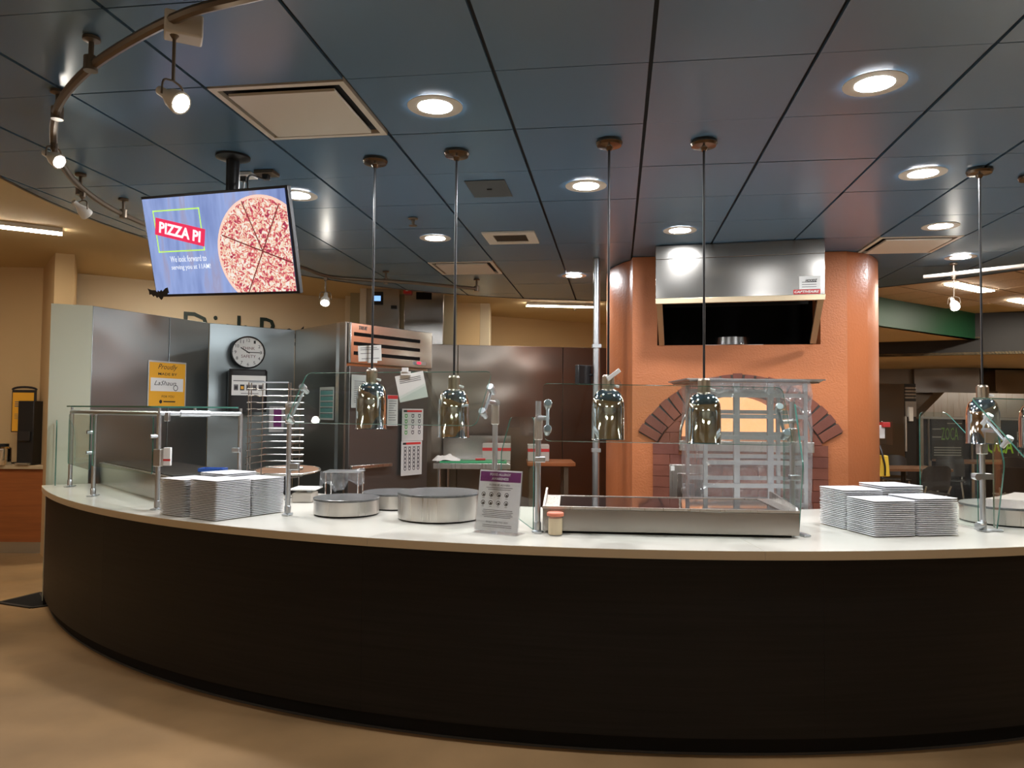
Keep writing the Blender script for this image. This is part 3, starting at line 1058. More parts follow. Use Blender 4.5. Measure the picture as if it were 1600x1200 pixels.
# ------------------------------------------------------------------ hanging screen
TVY, TVT, TVR = -0.346, 0.261, -0.024
XT = (Matrix.Translation((-1.571 * 0.95, 3.935 * 0.95, 1.53 + 0.874 * 0.95)) @ Matrix.Rotation(TVY, 4, 'Z') @ Matrix.Rotation(TVT, 4, 'X') @ Matrix.Rotation(-TVR, 4, 'Y'))
TW, TH_ = 0.9025, 0.519
t = thing('hanging_screen', 'flat screen showing a pizza, hung from the blue ceiling on a black pole', 'screen', (-1.49, 3.74, 2.36))
MB().box((0, 0.018, 0), (TW, 0.03, TH_), X=XT).build('casing', 'black', t, bevel=0.004)
iw, ih = TW / 2 - 0.012, TH_ / 2 - 0.014


def picture_mat(name, build):
    m, nt, b = new_mat(name)
    b.inputs['Base Color'].default_value = (0.01, 0.01, 0.01, 1)
    b.inputs['Roughness'].default_value = 0.3
    col = build(nt)
    nt.links.new(col, b.inputs['Emission Color'])
    b.inputs['Emission Strength'].default_value = 0.95
    return m


def ramp(nt, fac, stops):
    r = nt.nodes.new('ShaderNodeValToRGB')
    r.color_ramp.interpolation = 'LINEAR'
    while len(r.color_ramp.elements) < len(stops):
        r.color_ramp.elements.new(0.5)
    for e, (p, c) in zip(r.color_ramp.elements, stops):
        e.position = p
        e.color = (*c, 1)
    nt.links.new(fac, r.inputs['Fac'])
    return r.outputs['Color']


def blue_wood(nt):
    n = nt.nodes.new('ShaderNodeTexNoise')
    nt.links.new(coords(nt, (14, 3, 2.2)), n.inputs['Vector'])
    n.inputs['Scale'].default_value = 1.0
    n.inputs['Detail'].default_value = 8
    return ramp(nt, n.outputs['Fac'], [(0.25, (0.14, 0.19, 0.42)), (0.40, (0.22, 0.30, 0.60)), (0.56, (0.32, 0.42, 0.76)), (0.66, (0.36, 0.36, 0.56)), (0.76, (0.40, 0.50, 0.82))])


def toppings(nt):
    v = nt.nodes.new('ShaderNodeTexNoise')
    nt.links.new(coords(nt, 46), v.inputs['Vector'])
    v.inputs['Scale'].default_value = 1.0
    v.inputs['Detail'].default_value = 2.5
    v.inputs['Distortion'].default_value = 1.6
    return ramp(nt, v.outputs['Fac'], [(0.26, (0.24, 0.03, 0.08)), (0.40, (0.66, 0.07, 0.13)), (0.47, (0.88, 0.33, 0.26)), (0.53, (0.96, 0.74, 0.52)), (0.64, (1.0, 0.93, 0.88))])


M['tv_back'] = picture_mat('screen_picture_blue_boards', blue_wood)
M['tv_pizza'] = picture_mat('screen_picture_toppings', toppings)
for nm, c in (('tv_crust', (0.86, 0.60, 0.52)), ('tv_red', (0.72, 0.03, 0.10)), ('tv_white', (0.95, 0.95, 0.98)), ('tv_green', (0.52, 0.95, 0.12)), ('tv_cut', (0.16, 0.03, 0.03)), ('tv_pale', (0.75, 0.82, 0.95))):
    M[nm] = emit_mat('screen_' + nm[3:], c, 0.95)
sc_ = MB().rect(-iw, -ih, iw, ih, 0.0035, 0, XT).build('screen', 'tv_back', t, smooth=False)
clipr = [(-iw, -ih), (iw, -ih), (iw, ih), (-iw, ih)]


def pic(poly, off, name, m, parent):
    c = clip_poly(poly, clipr)
    MB().add([(p[0], -off, p[1]) for p in c], [tuple(range(len(c)))], 0, XT).build(name, m, parent, smooth=False)


px_, pz_ = 0.271, -0.046


def circ_(r, n=56):
    return [(px_ + r * math.cos(2 * PI * k / n), pz_ + r * math.sin(2 * PI * k / n)) for k in range(n)]


pic(circ_(0.272), 0.0042, 'pizza_crust', 'tv_crust', sc_)
pic(circ_(0.258), 0.0049, 'pizza_topping', 'tv_pizza', sc_)
cm = MB()
for a in (1.05, 2.78, 1.92):
    d = Vector((math.cos(a), math.sin(a)))
    s = Vector((-d.y, d.x)) * 0.0032
    c = Vector((px_, pz_))
    l1, l2 = (0.25, 0.262) if a != 1.92 else (0.262, 0.0)
    for q in ([c - d * l1 * 0 - s + d * l1, c - d * l2 - s, c - d * l2 + s, c + d * l1 + s],):
        q = clip_poly([(p.x, p.y) for p in reversed(q)], clipr)
        if len(q) >= 3:
            cm.add([(p[0], -0.0055, p[1]) for p in q], [tuple(range(len(q)))], 0, XT)
cm.build('pizza_cut', 'tv_cut', sc_, smooth=False)
gx0, gz0, gx1, gz1 = -0.38, -0.028, -0.081, 0.185
gf = MB()
for q in ((gx0, gz0, gx1, gz0 + 0.006), (gx0, gz1 - 0.006, gx1, gz1), (gx0, gz0, gx0 + 0.006, gz1), (gx1 - 0.006, gz0, gx1, gz1)):
    gf.rect(*q, 0.005, 0, XT)
gf.build('green_outline', 'tv_green', sc_, smooth=False)
XB = XT @ Matrix.Translation((-0.223, 0, 0.071)) @ Matrix.Rotation(0.24, 4, 'Y')
MB().rect(-0.157, -0.044, 0.157, 0.044, 0.0058, 0, XB).build('red_banner', 'tv_red', sc_, smooth=False)
MB().text('PIZZA PI', 0, 0, 0.262, 0.057, 0.0066, 0, XB, bold=0.035).build('banner_lettering', 'tv_white', sc_, smooth=False)
tl = MB()
tl.text('We look forward to', -0.195, -0.065, 0.233, 0.032, 0.0055, 0, XT, bold=0.012)
tl.text('serving you at 11AM!', -0.185, -0.110, 0.252, 0.032, 0.0055, 0, XT, bold=0.012)
tl.build('message_lettering', 'tv_pale', sc_, smooth=False)
pc = at(358, 252, z=ZD)
MB().rod((pc.x, pc.y, ZD - 0.02), (pc.x, pc.y, 2.36), 0.034, 16).build('pole', 'black', t)
MB().lathe([(0.088, -0.002), (0.088, -0.012), (0.06, -0.022), (0.036, -0.026)], 28, Matrix.Translation((pc.x, pc.y, ZD))).build('ceiling_flange', 'black', t)
MB().beam((pc.x, pc.y, 2.36), XT @ Vector((0.03, 0.04, -0.02)), 0.10, 0.10).build('mount_bracket', 'black', t, smooth=False)
# bat decoration on the lower corner
bt = thing('bat_decoration', 'black paper bat stuck to the lower corner of the hanging screen', 'decoration', XT @ Vector((-TW / 2 + 0.02, -0.01, -TH_ / 2)))
XBt = XT @ Matrix.Translation((-TW / 2 + 0.045, -0.012, -TH_ / 2 + 0.012)) @ Matrix.Rotation(-0.12, 4, 'Y')
half = [(0, 0.018), (0.012, 0.026), (0.016, 0.016), (0.035, 0.03), (0.062, 0.034), (0.090, 0.046), (0.084, 0.028), (0.088, 0.012), (0.070, 0.012), (0.058, -0.002), (0.044, 0.004), (0.032, -0.012), (0.018, -0.006), (0.008, -0.020), (0, -0.026)]
for sgn in (1, -1):
    pl = [(sgn * x * 1.05, z) for x, z in half]
    if sgn > 0:
        pl = pl[::-1]
    b_ = MB().prism(pl, 0, 0.002, X=XBt @ Matrix.Rotation(PI / 2, 4, 'X') @ Matrix.Rotation(sgn * 0.2, 4, 'Y'))
    b_.build('wing', 'ink', bt, smooth=False)
# ceiling outlets and their cables
for (px, py, lab) in ((377, 279, 'small white outlet box on the blue ceiling just beside the screen pole'), (411, 275, 'outlet plate with a black plug on the blue ceiling beside the screen')):
    p = at(px, py, z=ZD)
    o = thing('ceiling_outlet', lab, 'outlet', p)
    MB().box((p.x, p.y, ZD - 0.012), (0.115, 0.09, 0.02), rz=-TH).build('plate', 'white' if px < 400 else 'bronze', o, bevel=0.003)
    MB().box((p.x + 0.0, p.y - 0.01, ZD - 0.035), (0.035, 0.035, 0.03), rz=-TH).build('plug', 'black', o, bevel=0.003)
    e = XT @ Vector((0.16 if px < 400 else 0.2, 0.03, TH_ / 2 - 0.02))
    s = Vector((p.x, p.y - 0.01, ZD - 0.05))
    m1 = s.lerp(e, 0.45) + Vector((0.0 if px < 400 else -0.05, 0, -0.02 if px < 400 else 0.05))
    MB().tube(spline([s, m1, e], 6), 0.005, 6).build('cable', 'black' if px > 400 else 'white', o)

# ------------------------------------------------------------------ track light rail
ZR = 2.77
trp = [(3.6, 2.05), (2.5, 1.72), (1.3, 1.66), (0.123, 1.86), (-0.777, 2.193), (-1.089, 2.333), (-1.511, 2.646), (-1.841, 2.982), (-2.092, 3.342), (-2.289, 3.713), (-2.453, 4.215), (-2.506, 4.777), (-2.40, 5.45), (-2.12, 6.0), (-1.86, 6.44), (-1.735, 6.88), (-1.50, 7.03), (-1.034, 7.187), (-0.70, 7.36), (-0.362, 7.528)]
t = thing('track_rail', 'curved bronze track light rail hung below the blue ceiling around the screen', 'track', (-2.4, 4.2, ZR))
MB().tube([(p.x, p.y, ZR) for p in spline([(x, y, 0) for x, y in trp], 6)], 0.017, 8).build('rail', 'bronze', t)
for px, py in ((133, 112), (82, 190), (120, 310), (188, 345), (600, 443), (742, 452)):
    p = at(px, py, z=ZR)
    cn = MB().lathe([(0.03, ZD - ZR - 0.003), (0.03, ZD - ZR - 0.014), (0.009, ZD - ZR - 0.02), (0.009, 0.03), (0.024, 0.026), (0.024, -0.026), (0.0, -0.026)], 12, Matrix.Translation(p))
    cn.build('standoff', 'bronze', t)
pb = at(277, 53, z=ZR - 0.005)
MB().box((pb.x, pb.y, ZR - 0.005), (0.115, 0.075, 0.075), rz=0.45).build('transformer_box', 'white_trim', t, bevel=0.006)
t2 = thing('track_rail', 'pale track light rail at the blue ceiling edge by the green soffit', 'track', at(1540, 408, z=ZR))
rp = [at(1440, 421, z=ZR), at(1483, 416, z=ZR), at(1540, 408, z=ZR), at(1600, 400, z=ZR), at(1660, 388, z=ZR)]
MB().tube(spline(rp, 6), 0.017, 8).build('rail', 'white_trim', t2)
for px, py in ((1487, 416),):
    p = at(px, py, z=ZR)
    MB().lathe([(0.03, ZD - ZR - 0.003), (0.03, ZD - ZR - 0.014), (0.009, ZD - ZR - 0.02), (0.009, 0.03), (0.024, 0.026), (0.024, -0.026), (0.0, -0.026)], 12, Matrix.Translation(p)).build('standoff', 'bronze', t2)


def spot_head(top, stem, aim, lab, scale=1.0):
    top = Vector(top)
    t = thing('track_spotlight', lab, 'spotlight', top, 'track spotlights')
    aim = Vector(aim).normalized()
    e = top - Vector((0, 0, stem))
    MB().lathe([(0.016, -0.016), (0.016, -0.04), (0.006, -0.055)], 10, Matrix.Translation(top)).build('connector', 'bronze', t)
    MB().rod(top - Vector((0, 0, 0.03)), e, 0.0055 * scale, 8).build('stem', 'bronze', t)
    c = e - Vector((0, 0, 0.055 * scale))
    s = aim.cross(Vector((0, 0, 1)))
    s = s.normalized() if s.length > 1e-3 else Vector((1, 0, 0))
    yoke = [e, e + s * 0.035 * scale - Vector((0, 0, 0.012)), c + s * 0.042 * scale]
    MB().tube(spline(yoke, 4), 0.0035, 6).tube(spline([e, e - s * 0.035 * scale - Vector((0, 0, 0.012)), c - s * 0.042 * scale], 4), 0.0035, 6).build('yoke', 'bronze', t)
    Xs = Matrix.Translation(c) @ aim.to_track_quat('Z', 'Y').to_matrix().to_4x4() @ Matrix.Scale(scale, 4)
    MB().lathe([(0.0, -0.065), (0.014, -0.065), (0.016, -0.03), (0.03, 0.0), (0.036, 0.035), (0.034, 0.0405), (0.0275, 0.0405)], 18, Xs, cap=False).build('lamp_head', 'white_trim', t)
    MB().lathe([(0.0, 0.041), (0.028, 0.041)], 18, Xs, cap=False).build('lens', 'spotlens', t)


p = at(263, 45, z=ZR)
spot_head((p.x, p.y, ZR), 0.19, (0.75, -0.32, -0.50), 'white track spotlight hanging under the square transformer box', 1.05)
p = at(78, 232, z=ZR)
spot_head((p.x, p.y, ZR), 0.03, (0.85, -0.25, -0.50), 'track spotlight at the outermost bend of the curved rail', 1.0)
p = at(124, 309, z=ZR)
spot_head((p.x, p.y, ZR), 0.06, (0.3, 0.7, -0.5), 'dim track spotlight seen from behind near the blue ceiling edge', 1.0)
p = at(506, 436, z=ZR)
spot_head((p.x, p.y, ZR), 0.15, (0.1, -0.6, -0.65), 'bright track spotlight between the screen and the cream column', 1.3)
p = at(1487, 416, z=ZR)
spot_head((p.x, p.y, ZR), 0.2, (-0.15, -0.6, -0.6), 'bright track spotlight on a thin stem before the green soffit', 1.2)

# ------------------------------------------------------------------ heat lamps
def heat_lamp(cpx, cpy, zbot, lab, dz=0.0):
    p = at(cpx, cpy + 2, z=ZD)
    t = thing('heat_lamp', lab, 'heat lamp', (p.x, p.y, zbot), 'chrome heat lamps hung over the counter')
    X = Matrix.Translation((p.x, p.y, zbot))
    MB().lathe([(0.063, ZD - zbot - 0.003), (0.066, ZD - zbot - 0.015), (0.06, ZD - zbot - 0.028), (0.02, ZD - zbot - 0.034), (0.012, ZD - zbot - 0.05), (0.0, ZD - zbot - 0.05)], 24, X).build('canopy', 'canopy', t)
    MB().rod((p.x, p.y, ZD - 0.04), (p.x, p.y, zbot + 0.31), 0.006, 8).build('cord', 'black', t)
    MB().lathe([(0.0, 0.315), (0.024, 0.315), (0.027, 0.308), (0.030, 0.305), (0.030, 0.245), (0.034, 0.24)], 20, X, cap=False).build('neck', 'nickel', t)
    MB().lathe([(0.034, 0.242), (0.052, 0.235), (0.066, 0.218), (0.076, 0.19), (0.080, 0.15), (0.080, 0.006), (0.083, 0.0), (0.080, 0.0), (0.077, 0.006), (0.077, 0.15), (0.066, 0.205), (0.04, 0.232)], 32, X, cap=False).build('shade', 'chrome', t)
    MB().lathe([(0.0, 0.06), (0.03, 0.075), (0.045, 0.11), (0.03, 0.17), (0.016, 0.2)], 16, X, cap=False).build('bulb', 'white', t)
    MB().rod((p.x + 0.028, p.y - 0.01, zbot + 0.262), (p.x + 0.05, p.y - 0.016, zbot + 0.256), 0.006, 8).build('switch', 'white', t)
    return t


def zb(px, py, cpx, cpy):
    return at(px, py, y=at(cpx, cpy + 2, z=ZD).y).z


heat_lamp(580, 250, zb(582, 674, 580, 250), 'chrome heat lamp hanging behind the card on the glass guard near the fridge')
heat_lamp(707, 236, zb(712, 685, 707, 236), 'chrome heat lamp hanging above the large round steel warmer')
heat_lamp(945, 215, zb(950, 684, 945, 215), 'chrome heat lamp with an empty clip beside it over the rectangular hot plate')
heat_lamp(1093, 213, zb(1102, 687, 1093, 213), 'chrome heat lamp hanging in front of the wrapped rack and oven mouth')
heat_lamp(1524, 249, zb(1535, 680, 1524, 249), 'chrome heat lamp hanging behind the end glass post past the plates')
heat_lamp(1606, 257, zb(1622, 684, 1606, 257), 'chrome heat lamp whose canopy is cut by the edge of the view')

# ------------------------------------------------------------------ square plates
PL = 0.232
RIM = [(0.070, 0.0, 0.25), (0.086, 0.0022, 0.22), (PL / 2 - 0.003, 0.0050, 0.10), (PL / 2, 0.0058, 0.10), (PL / 2, 0.0088, 0.10), (PL / 2 - 0.003, 0.0098, 0.10),
       (0.088, 0.0080, 0.22), (0.076, 0.0058, 0.25)]


def plate_ring(h, z, rr, n=3):
    r = h * rr
    pts = []
    for q in range(4):
        for k in range(n + 1):
            a = PI / 2 * q + PI / 2 * k / n
            sx, sy = ((1, 1), (-1, 1), (-1, -1), (1, -1))[q]
            pts.append((sx * (h - r) + r * math.cos(a), sy * (h - r) + r * math.sin(a), z))
    return pts


vs, fs = [], []
nr = 16
for h, z, rr in RIM:
    vs += plate_ring(h, z, rr)
for k in range(len(RIM) - 1):
    for i in range(nr):
        j = (i + 1) % nr
        fs.append((k * nr + i, k * nr + j, (k + 1) * nr + j, (k + 1) * nr + i))
fs.append(tuple(reversed(range(nr))))
fs.append(tuple(range((len(RIM) - 1) * nr, len(RIM) * nr)))
plate_mesh = None
ORD = 'top second third fourth fifth sixth seventh eighth ninth tenth eleventh twelfth thirteenth fourteenth fifteenth sixteenth seventeenth eighteenth nineteenth twentieth twenty-first twenty-second twenty-third twenty-fourth twenty-fifth'.split()
PITCH_P = 0.00945


def plate_stack(corner, ang, n, where, grp):
    """corner: worktop point under the stack's near corner; ang: direction of its right-hand side."""
    global plate_mesh
    u = Vector((math.cos(ang), math.sin(ang), 0))
    v = Vector((-math.sin(ang), math.cos(ang), 0))
    c = Vector(corner) + (u + v) * PL / 2
    for k in range(n):
        if plate_mesh is None:
            o = MB().add(vs, fs).build('plate', 'plate')
            plate_mesh = o.data
        else:
            o = bpy.data.objects.new('plate', plate_mesh)
            COL.objects.link(o)
        o.location = (c.x + random.uniform(-0.0015, 0.0015), c.y + random.uniform(-0.0015, 0.0015), ZC + 0.0005 + k * PITCH_P)
        o.rotation_euler = (0, 0, ang + random.uniform(-0.008, 0.008))
        i = n - 1 - k
        s = ORD[i] + (' white plate of' if i == 0 else ' white plate from the top of')
        if k == 0:
            s = 'bottom white plate of'
        tag(o, s + ' ' + where, 'plate', grp)


al = math.radians(58.5)
ur, vl = Vector((math.cos(al), math.sin(al), 0)), Vector((-math.sin(al), math.cos(al), 0))
b0 = at(341, 823.5, z=ZC)
g1, g2 = 'square plates stacked near the screen end', 'square plates stacked near the oven'
plate_stack(b0, al, 23, 'the front stack near the screen', g1)
plate_stack(at(291, 818, z=ZC), al, 22, 'the stack touching the corner steel post', g1)
plate_stack(b0 + ur * 0.240, al, 22, 'the stack beside the wire rack', g1)
plate_stack(b0 + ur * 0.242 + vl * 0.245, al, 24, 'the rear stack near the screen', g1)
ar = math.radians(10)
ur, vl = Vector((math.cos(ar), math.sin(ar), 0)), Vector((-math.sin(ar), math.cos(ar), 0))
f0_ = at(1371, 830, z=ZC)
plate_stack(f0_, ar, 19, 'the front stack by the oven', g2)
plate_stack(f0_ + ur * 0.243, ar, 20, 'the stack by the end glass post', g2)
plate_stack(f0_ + vl * 0.243, ar, 22, 'the stack by the hot plate side', g2)
plate_stack(f0_ + ur * 0.243 + vl * 0.245, ar, 24, 'the rear stack by the oven', g2)

# ------------------------------------------------------------------ round warmers
def warmer(c, r, h, lab, grp='round stone-topped steel warmers'):
    t = thing('round_warmer', lab, 'warmer', (c[0], c[1], ZC), grp)
    X = Matrix.Translation((c[0], c[1], ZC))
    MB().lathe([(r - 0.015, 0.001), (r - 0.015, 0.008), (r - 0.003, 0.0085)], 40, X).build('foot', 'black_matte', t)
    MB().lathe([(r - 0.002, 0.0085), (r, 0.010), (r, h - 0.013), (r - 0.002, h - 0.0125)], 56, X, cap=False).build('steel_band', 'brushed', t)
    MB().lathe([(r - 0.002, h - 0.014), (r + 0.003, h - 0.012), (r + 0.003, h - 0.002), (r, h), (0.0, h)], 56, X).build('stone_top', 'stone', t)


p = at(545, 815, z=ZC)
d = Vector((p.x, p.y)).normalized()
w1 = Vector((p.x, p.y)) + d * 0.19
warmer(w1, 0.188, 0.100, 'low round steel warmer with grey stone top next to the wire rack')
warmer((w1.x + 0.225, w1.y + 0.325), 0.188, 0.100, 'low round steel warmer tucked behind the twin near the large one')
p = at(690, 821.5, z=ZC)
d = Vector((p.x, p.y)).normalized()
w2 = Vector((p.x, p.y)) + d * 0.232
warmer(w2, 0.232, 0.152, 'tallest and widest round steel warmer beside the allergy sign')
p = at(1585, 811, z=ZC)
d = Vector((p.x, p.y)).normalized()
w3 = Vector((p.x, p.y)) + d * 0.27
warmer((2.86, 4.30), 0.25, 0.105, 'round steel warmer behind the end glass post past the plates')

# ------------------------------------------------------------------ rectangular hot plate
pl_, pr_ = at(852, 832, z=ZC), at(1254, 833.5, z=ZC)
XP = frame((pl_.x, pl_.y, ZC), (pr_.x, pr_.y, ZC))
W_ = (Vector((pr_.x, pr_.y)) - Vector((pl_.x, pl_.y))).length
HP, DP = 0.134, 0.52
t = thing('hot_plate', 'long rectangular stainless hot plate with a black glass top and raised end rails', 'hot plate', XP @ Vector((W_ / 2, DP / 2, 0)))
MB().box((W_ / 2, DP / 2, 0.006), (W_ - 0.06, DP - 0.06, 0.011), X=XP).build('foot_frame', 'black_matte', t, smooth=False)
MB().box((W_ / 2, DP / 2, 0.012 + (HP - 0.024) / 2), (W_, DP, HP - 0.024), X=XP).build('body', 'plate_steel', t, bevel=0.003)
top = MB()
top.box((W_ / 2, 0.012, HP - 0.006), (W_ + 0.004, 0.024, 0.012), X=XP)
top.box((W_ / 2, DP - 0.012, HP - 0.006), (W_ + 0.004, 0.024, 0.012), X=XP)
for x in (0.042, W_ - 0.042):
    top.box((x, DP / 2, HP - 0.006), (0.084, DP - 0.048, 0.012), X=XP)
top.build('top_frame', 'brushed', t, smooth=False)
MB().box((W_ / 2, DP / 2, HP - 0.008), (W_ - 0.168, DP - 0.048, 0.010), X=XP).build('glass_top', 'black_glass', t, smooth=False)
for x in (0.006, W_ - 0.006):
    MB().prism([(0.02, HP), (DP, HP), (DP, HP + 0.042), (DP - 0.05, HP + 0.042), (0.03, HP + 0.012)], x - 0.005, x + 0.005,
               X=XP @ Matrix(((0, 0, 1, 0), (1, 0, 0, 0), (0, 1, 0, 0), (0, 0, 0, 1)))).build('end_rail', 'brushed', t, smooth=False)

# ------------------------------------------------------------------ allergy sign and shaker
q0, q1 = at(743, 833, z=ZC), at(812, 838.5, z=ZC)
XS = frame((q0.x, q0.y, ZC), (q1.x, q1.y, ZC))
SW = (q1 - q0).length
SH = 0.318
t = thing('allergy_sign', 'white and purple allergy notice in a clear acrylic stand on the worktop', 'sign', XS @ Vector((SW / 2, 0.04, 0)))
XS2 = XS @ Matrix.Translation((0, 0.012, 0.002)) @ Matrix.Rotation(math.radians(-9), 4, 'X')
sgn = MB().rect(0.006, 0.012, SW - 0.004, SH - 0.004, 0.001, 0, XS2)
cx = SW / 2
sgn.rect(0.010, SH - 0.062, SW - 0.008, SH - 0.012, 0.0014, 1, XS2)
sgn.text('FOOD ALLERGY', cx, SH - 0.026, 0.118, 0.013, 0.0018, 0, XS2, bold=0.03)
sgn.text('AWARENESS', cx, SH - 0.047, 0.096, 0.013, 0.0018, 0, XS2, bold=0.03)
sgn.text('PLEASE BE ADVISED', cx, SH - 0.078, 0.116, 0.009, 0.0016, 2, XS2)
for k, (w, z) in enumerate(((0.15, 0.092), (0.13, 0.101))):
    sgn.rect(cx - w / 2, SH - z - 0.0012, cx + w / 2, SH - z + 0.0012, 0.0016, 3, XS2)
for r in range(2):
    for c in range(4):
        x, z = 0.037 + 0.044 * c, SH - 0.127 - 0.041 * r
        sgn.disc(x, z, 0.0115, 0.0016, 2, XS2, 20, 0.0085)
        sgn.disc(x + 0.001, z - 0.002, 0.0055, 0.0016, 2, XS2, 8)
        sgn.rect(x - 0.007, z - 0.019, x + 0.007, z - 0.017, 0.0016, 3, XS2)
for k in range(5):
    w = (0.165, 0.172, 0.16, 0.172, 0.15)[k]
    z = SH - 0.205 - 0.0085 * k
    sgn.rect(cx - w / 2, z, cx + w / 2, z + 0.0025, 0.0016, 3, XS2)
sgn.text('WHAT CAN YOU DO?', cx, SH - 0.262, 0.125, 0.009, 0.0016, 2, XS2)
for k in range(2):
    z = SH - 0.278 - 0.0085 * k
    sgn.rect(cx - 0.08, z, cx + 0.085, z + 0.0025, 0.0016, 3, XS2)
sgn.build('notice_sheet', ['paper', 'purple', 'ink', 'print'], t, smooth=False)
MB().box((SW / 2, -0.0035, SH / 2), (SW, 0.002, SH), X=XS2).build('acrylic_front', 'acrylic', t, smooth=False)
MB().box((SW / 2, 0.004, SH / 2), (SW, 0.002, SH), X=XS2).build('acrylic_back', 'acrylic', t, smooth=False)
MB().box((SW / 2, 0.04, 0.0035), (SW, 0.10, 0.004), X=XS).build('acrylic_foot', 'acrylic', t, smooth=False)

p = at(872, 835.5, z=ZC)
p = Vector((p.x, p.y + 0.012, ZC + 0.001))
t = thing('spice_shaker', 'clear shaker jar of pale spice with a salmon lid before the hot plate', 'shaker', p)
X = Matrix.Translation(p)
MB().lathe([(0.033, 0.0), (0.036, 0.004), (0.036, 0.088), (0.039, 0.094), (0.039, 0.098)], 28, X, cap=False).lathe([(0.0, 0.0), (0.033, 0.0)], 28, X, cap=False).build('jar', 'acrylic', t)
MB().lathe([(0.032, 0.004), (0.0345, 0.008), (0.0345, 0.084), (0.0, 0.086)], 24, X).build('spice', 'spice', t)
MB().lathe([(0.041, 0.094), (0.042, 0.096), (0.042, 0.108), (0.038, 0.112), (0.0, 0.113)], 28, X).build('lid', 'salmon', t)
MB().tube(spline([p + Vector((-0.036, -0.004, 0.078)), p + Vector((-0.058, -0.008, 0.07)), p + Vector((-0.056, -0.008, 0.035)), p + Vector((-0.036, -0.004, 0.022))], 5), 0.0045, 8).build('handle', 'acrylic', t)

# ------------------------------------------------------------------ glass sneeze guards
def rounded(poly, r, n=5):
    """Rounds the corners of a 2-D polygon; r is one radius or one per corner."""
    out = []
    m = len(poly)
    for i, p in enumerate(poly):
        rr = r[i] if hasattr(r, '__len__') else r
        p, a, b = Vector(p), Vector(poly[i - 1]), Vector(poly[(i + 1) % m])
        if rr <= 0:
            out.append(tuple(p))
            continue
        s, e = p + (a - p).normalized() * rr, p + (b - p).normalized() * rr
        for k in range(n + 1):
            t_ = k / n
            q = s * (1 - t_) ** 2 + p * 2 * t_ * (1 - t_) + e * t_ * t_
            out.append((q.x, q.y))
    return out


def pane(root, o, u, v, poly, name='glass_pane', thick=0.007):
    """Glass sheet in the plane o + a*u + b*v with green edges."""
    o, u, v = Vector(o), Vector(u).normalized(), Vector(v)
    v = (v - u * v.dot(u)).normalized()
    w = u.cross(v)
    X = Matrix(((u.x, v.x, w.x, o.x), (u.y, v.y, w.y, o.y), (u.z, v.z, w.z, o.z), (0, 0, 0, 1)))
    return MB().prism(poly, -thick / 2, thick / 2, 0, X, side=1).build(name, ['glass', 'glass_edge'], root, smooth=False)


def post(root, p, z1, r=0.0145, clamp=None, foot=True):
    p = Vector((p[0], p[1], ZC))
    mb = MB()
    mb.rod(p + Vector((0, 0, 0.004)), (p.x, p.y, z1), r, 16)
    mb.build('post', 'satin', root)
    if foot:
        f = MB().lathe([(0.03, 0.001), (0.03, 0.007), (0.018, 0.012), (0.018, 0.05), (0.015, 0.055)], 18, Matrix.Translation(p))
        f.beam(p + Vector((0.0, -0.05, 0.005)), p + Vector((0, 0.05, 0.005)), 0.035, 0.007)
        f.build('post_foot', 'satin', root)
    if clamp:
        zc, h = clamp
        MB().box((p.x, p.y, zc), (0.043, 0.043, h)).build('clamp_block', 'brushed', root, bevel=0.006)


def standoff(root, a, b, knobs, out, name='glass_bracket'):
    """Inclined arm from a to b with round caps gripping the glass."""
    mb = MB().rod(a, b, 0.0075, 10)
    o = Vector(out).normalized()
    for k in knobs:
        k = Vector(k)
        X = Matrix.Translation(k - o * 0.015) @ o.to_track_quat('Z', 'Y').to_matrix().to_4x4()
        mb.lathe([(0.012, -0.02), (0.012, 0.015), (0.019, 0.017), (0.019, 0.042), (0.016, 0.046), (0.0, 0.046)], 16, X)
    return mb.build(name, 'satin', root)


# guard over the cold well at the screen end
p1, p2, p3 = at(112, 773, z=ZC), at(148.5, 787, z=ZC), at(249, 806, z=ZC)
zt3 = at(250.5, 656, y=p3.y).z
p4 = at(377, 656, y=4.84)
p4 = Vector((p4.x, p4.y, ZC))
t = thing('sneeze_guard', 'glass sneeze guard with a top shelf around the cold well at the screen end', 'sneeze guard', p2, 'glass sneeze guards on the worktop')
for p in (p1, p2, p3, p4):
    post(t, p, zt3)
MB().box((p3.x, p3.y, at(250, 725, y=p3.y).z), (0.045, 0.045, 0.105)).build('clamp_block', 'brushed', t, bevel=0.006)
V3 = lambda p, z: Vector((p[0], p[1], z))
MB().tube([V3(p1, zt3), V3(p2, zt3), V3(p3, zt3)], 0.0145, 12).build('front_rail', 'satin', t)
MB().rod(V3(p3, zt3), V3(p4, zt3), 0.0145, 14).build('end_rail', 'satin', t)
m = V3(p3, zt3).lerp(V3(p4, zt3), 0.42)
MB().rod(V3(p3, zt3).lerp(V3(p4, zt3), 0.24), V3(p3, zt3).lerp(V3(p4, zt3), 0.6), 0.021, 16).build('rail_sleeve', 'satin', t)
MB().box(V3(p3, zt3).lerp(V3(p4, zt3), 0.1) - Vector((0, 0.01, 0.02)), (0.03, 0.03, 0.055)).build('rail_clip', 'satin', t, bevel=0.004)
zg = zt3 + 0.035
sh = [(p1.x - 0.02, p1.y - 0.05), (p3.x - 0.05, p3.y - 0.03), (p4.x - 0.0, p4.y - 0.04), (p4.x - 0.06, p4.y + 0.12), (p1.x + 0.35, p1.y + 0.08)]
MB().prism(rounded(sh, 0.03), zg, zg + 0.010, side=1).build('glass_shelf', ['glass', 'glass_edge'], t, smooth=False)
for p in (p1, p3, p4, m):
    MB().rod(V3(p, zt3), V3(p, zg), 0.009, 10).build('shelf_pin', 'satin', t)
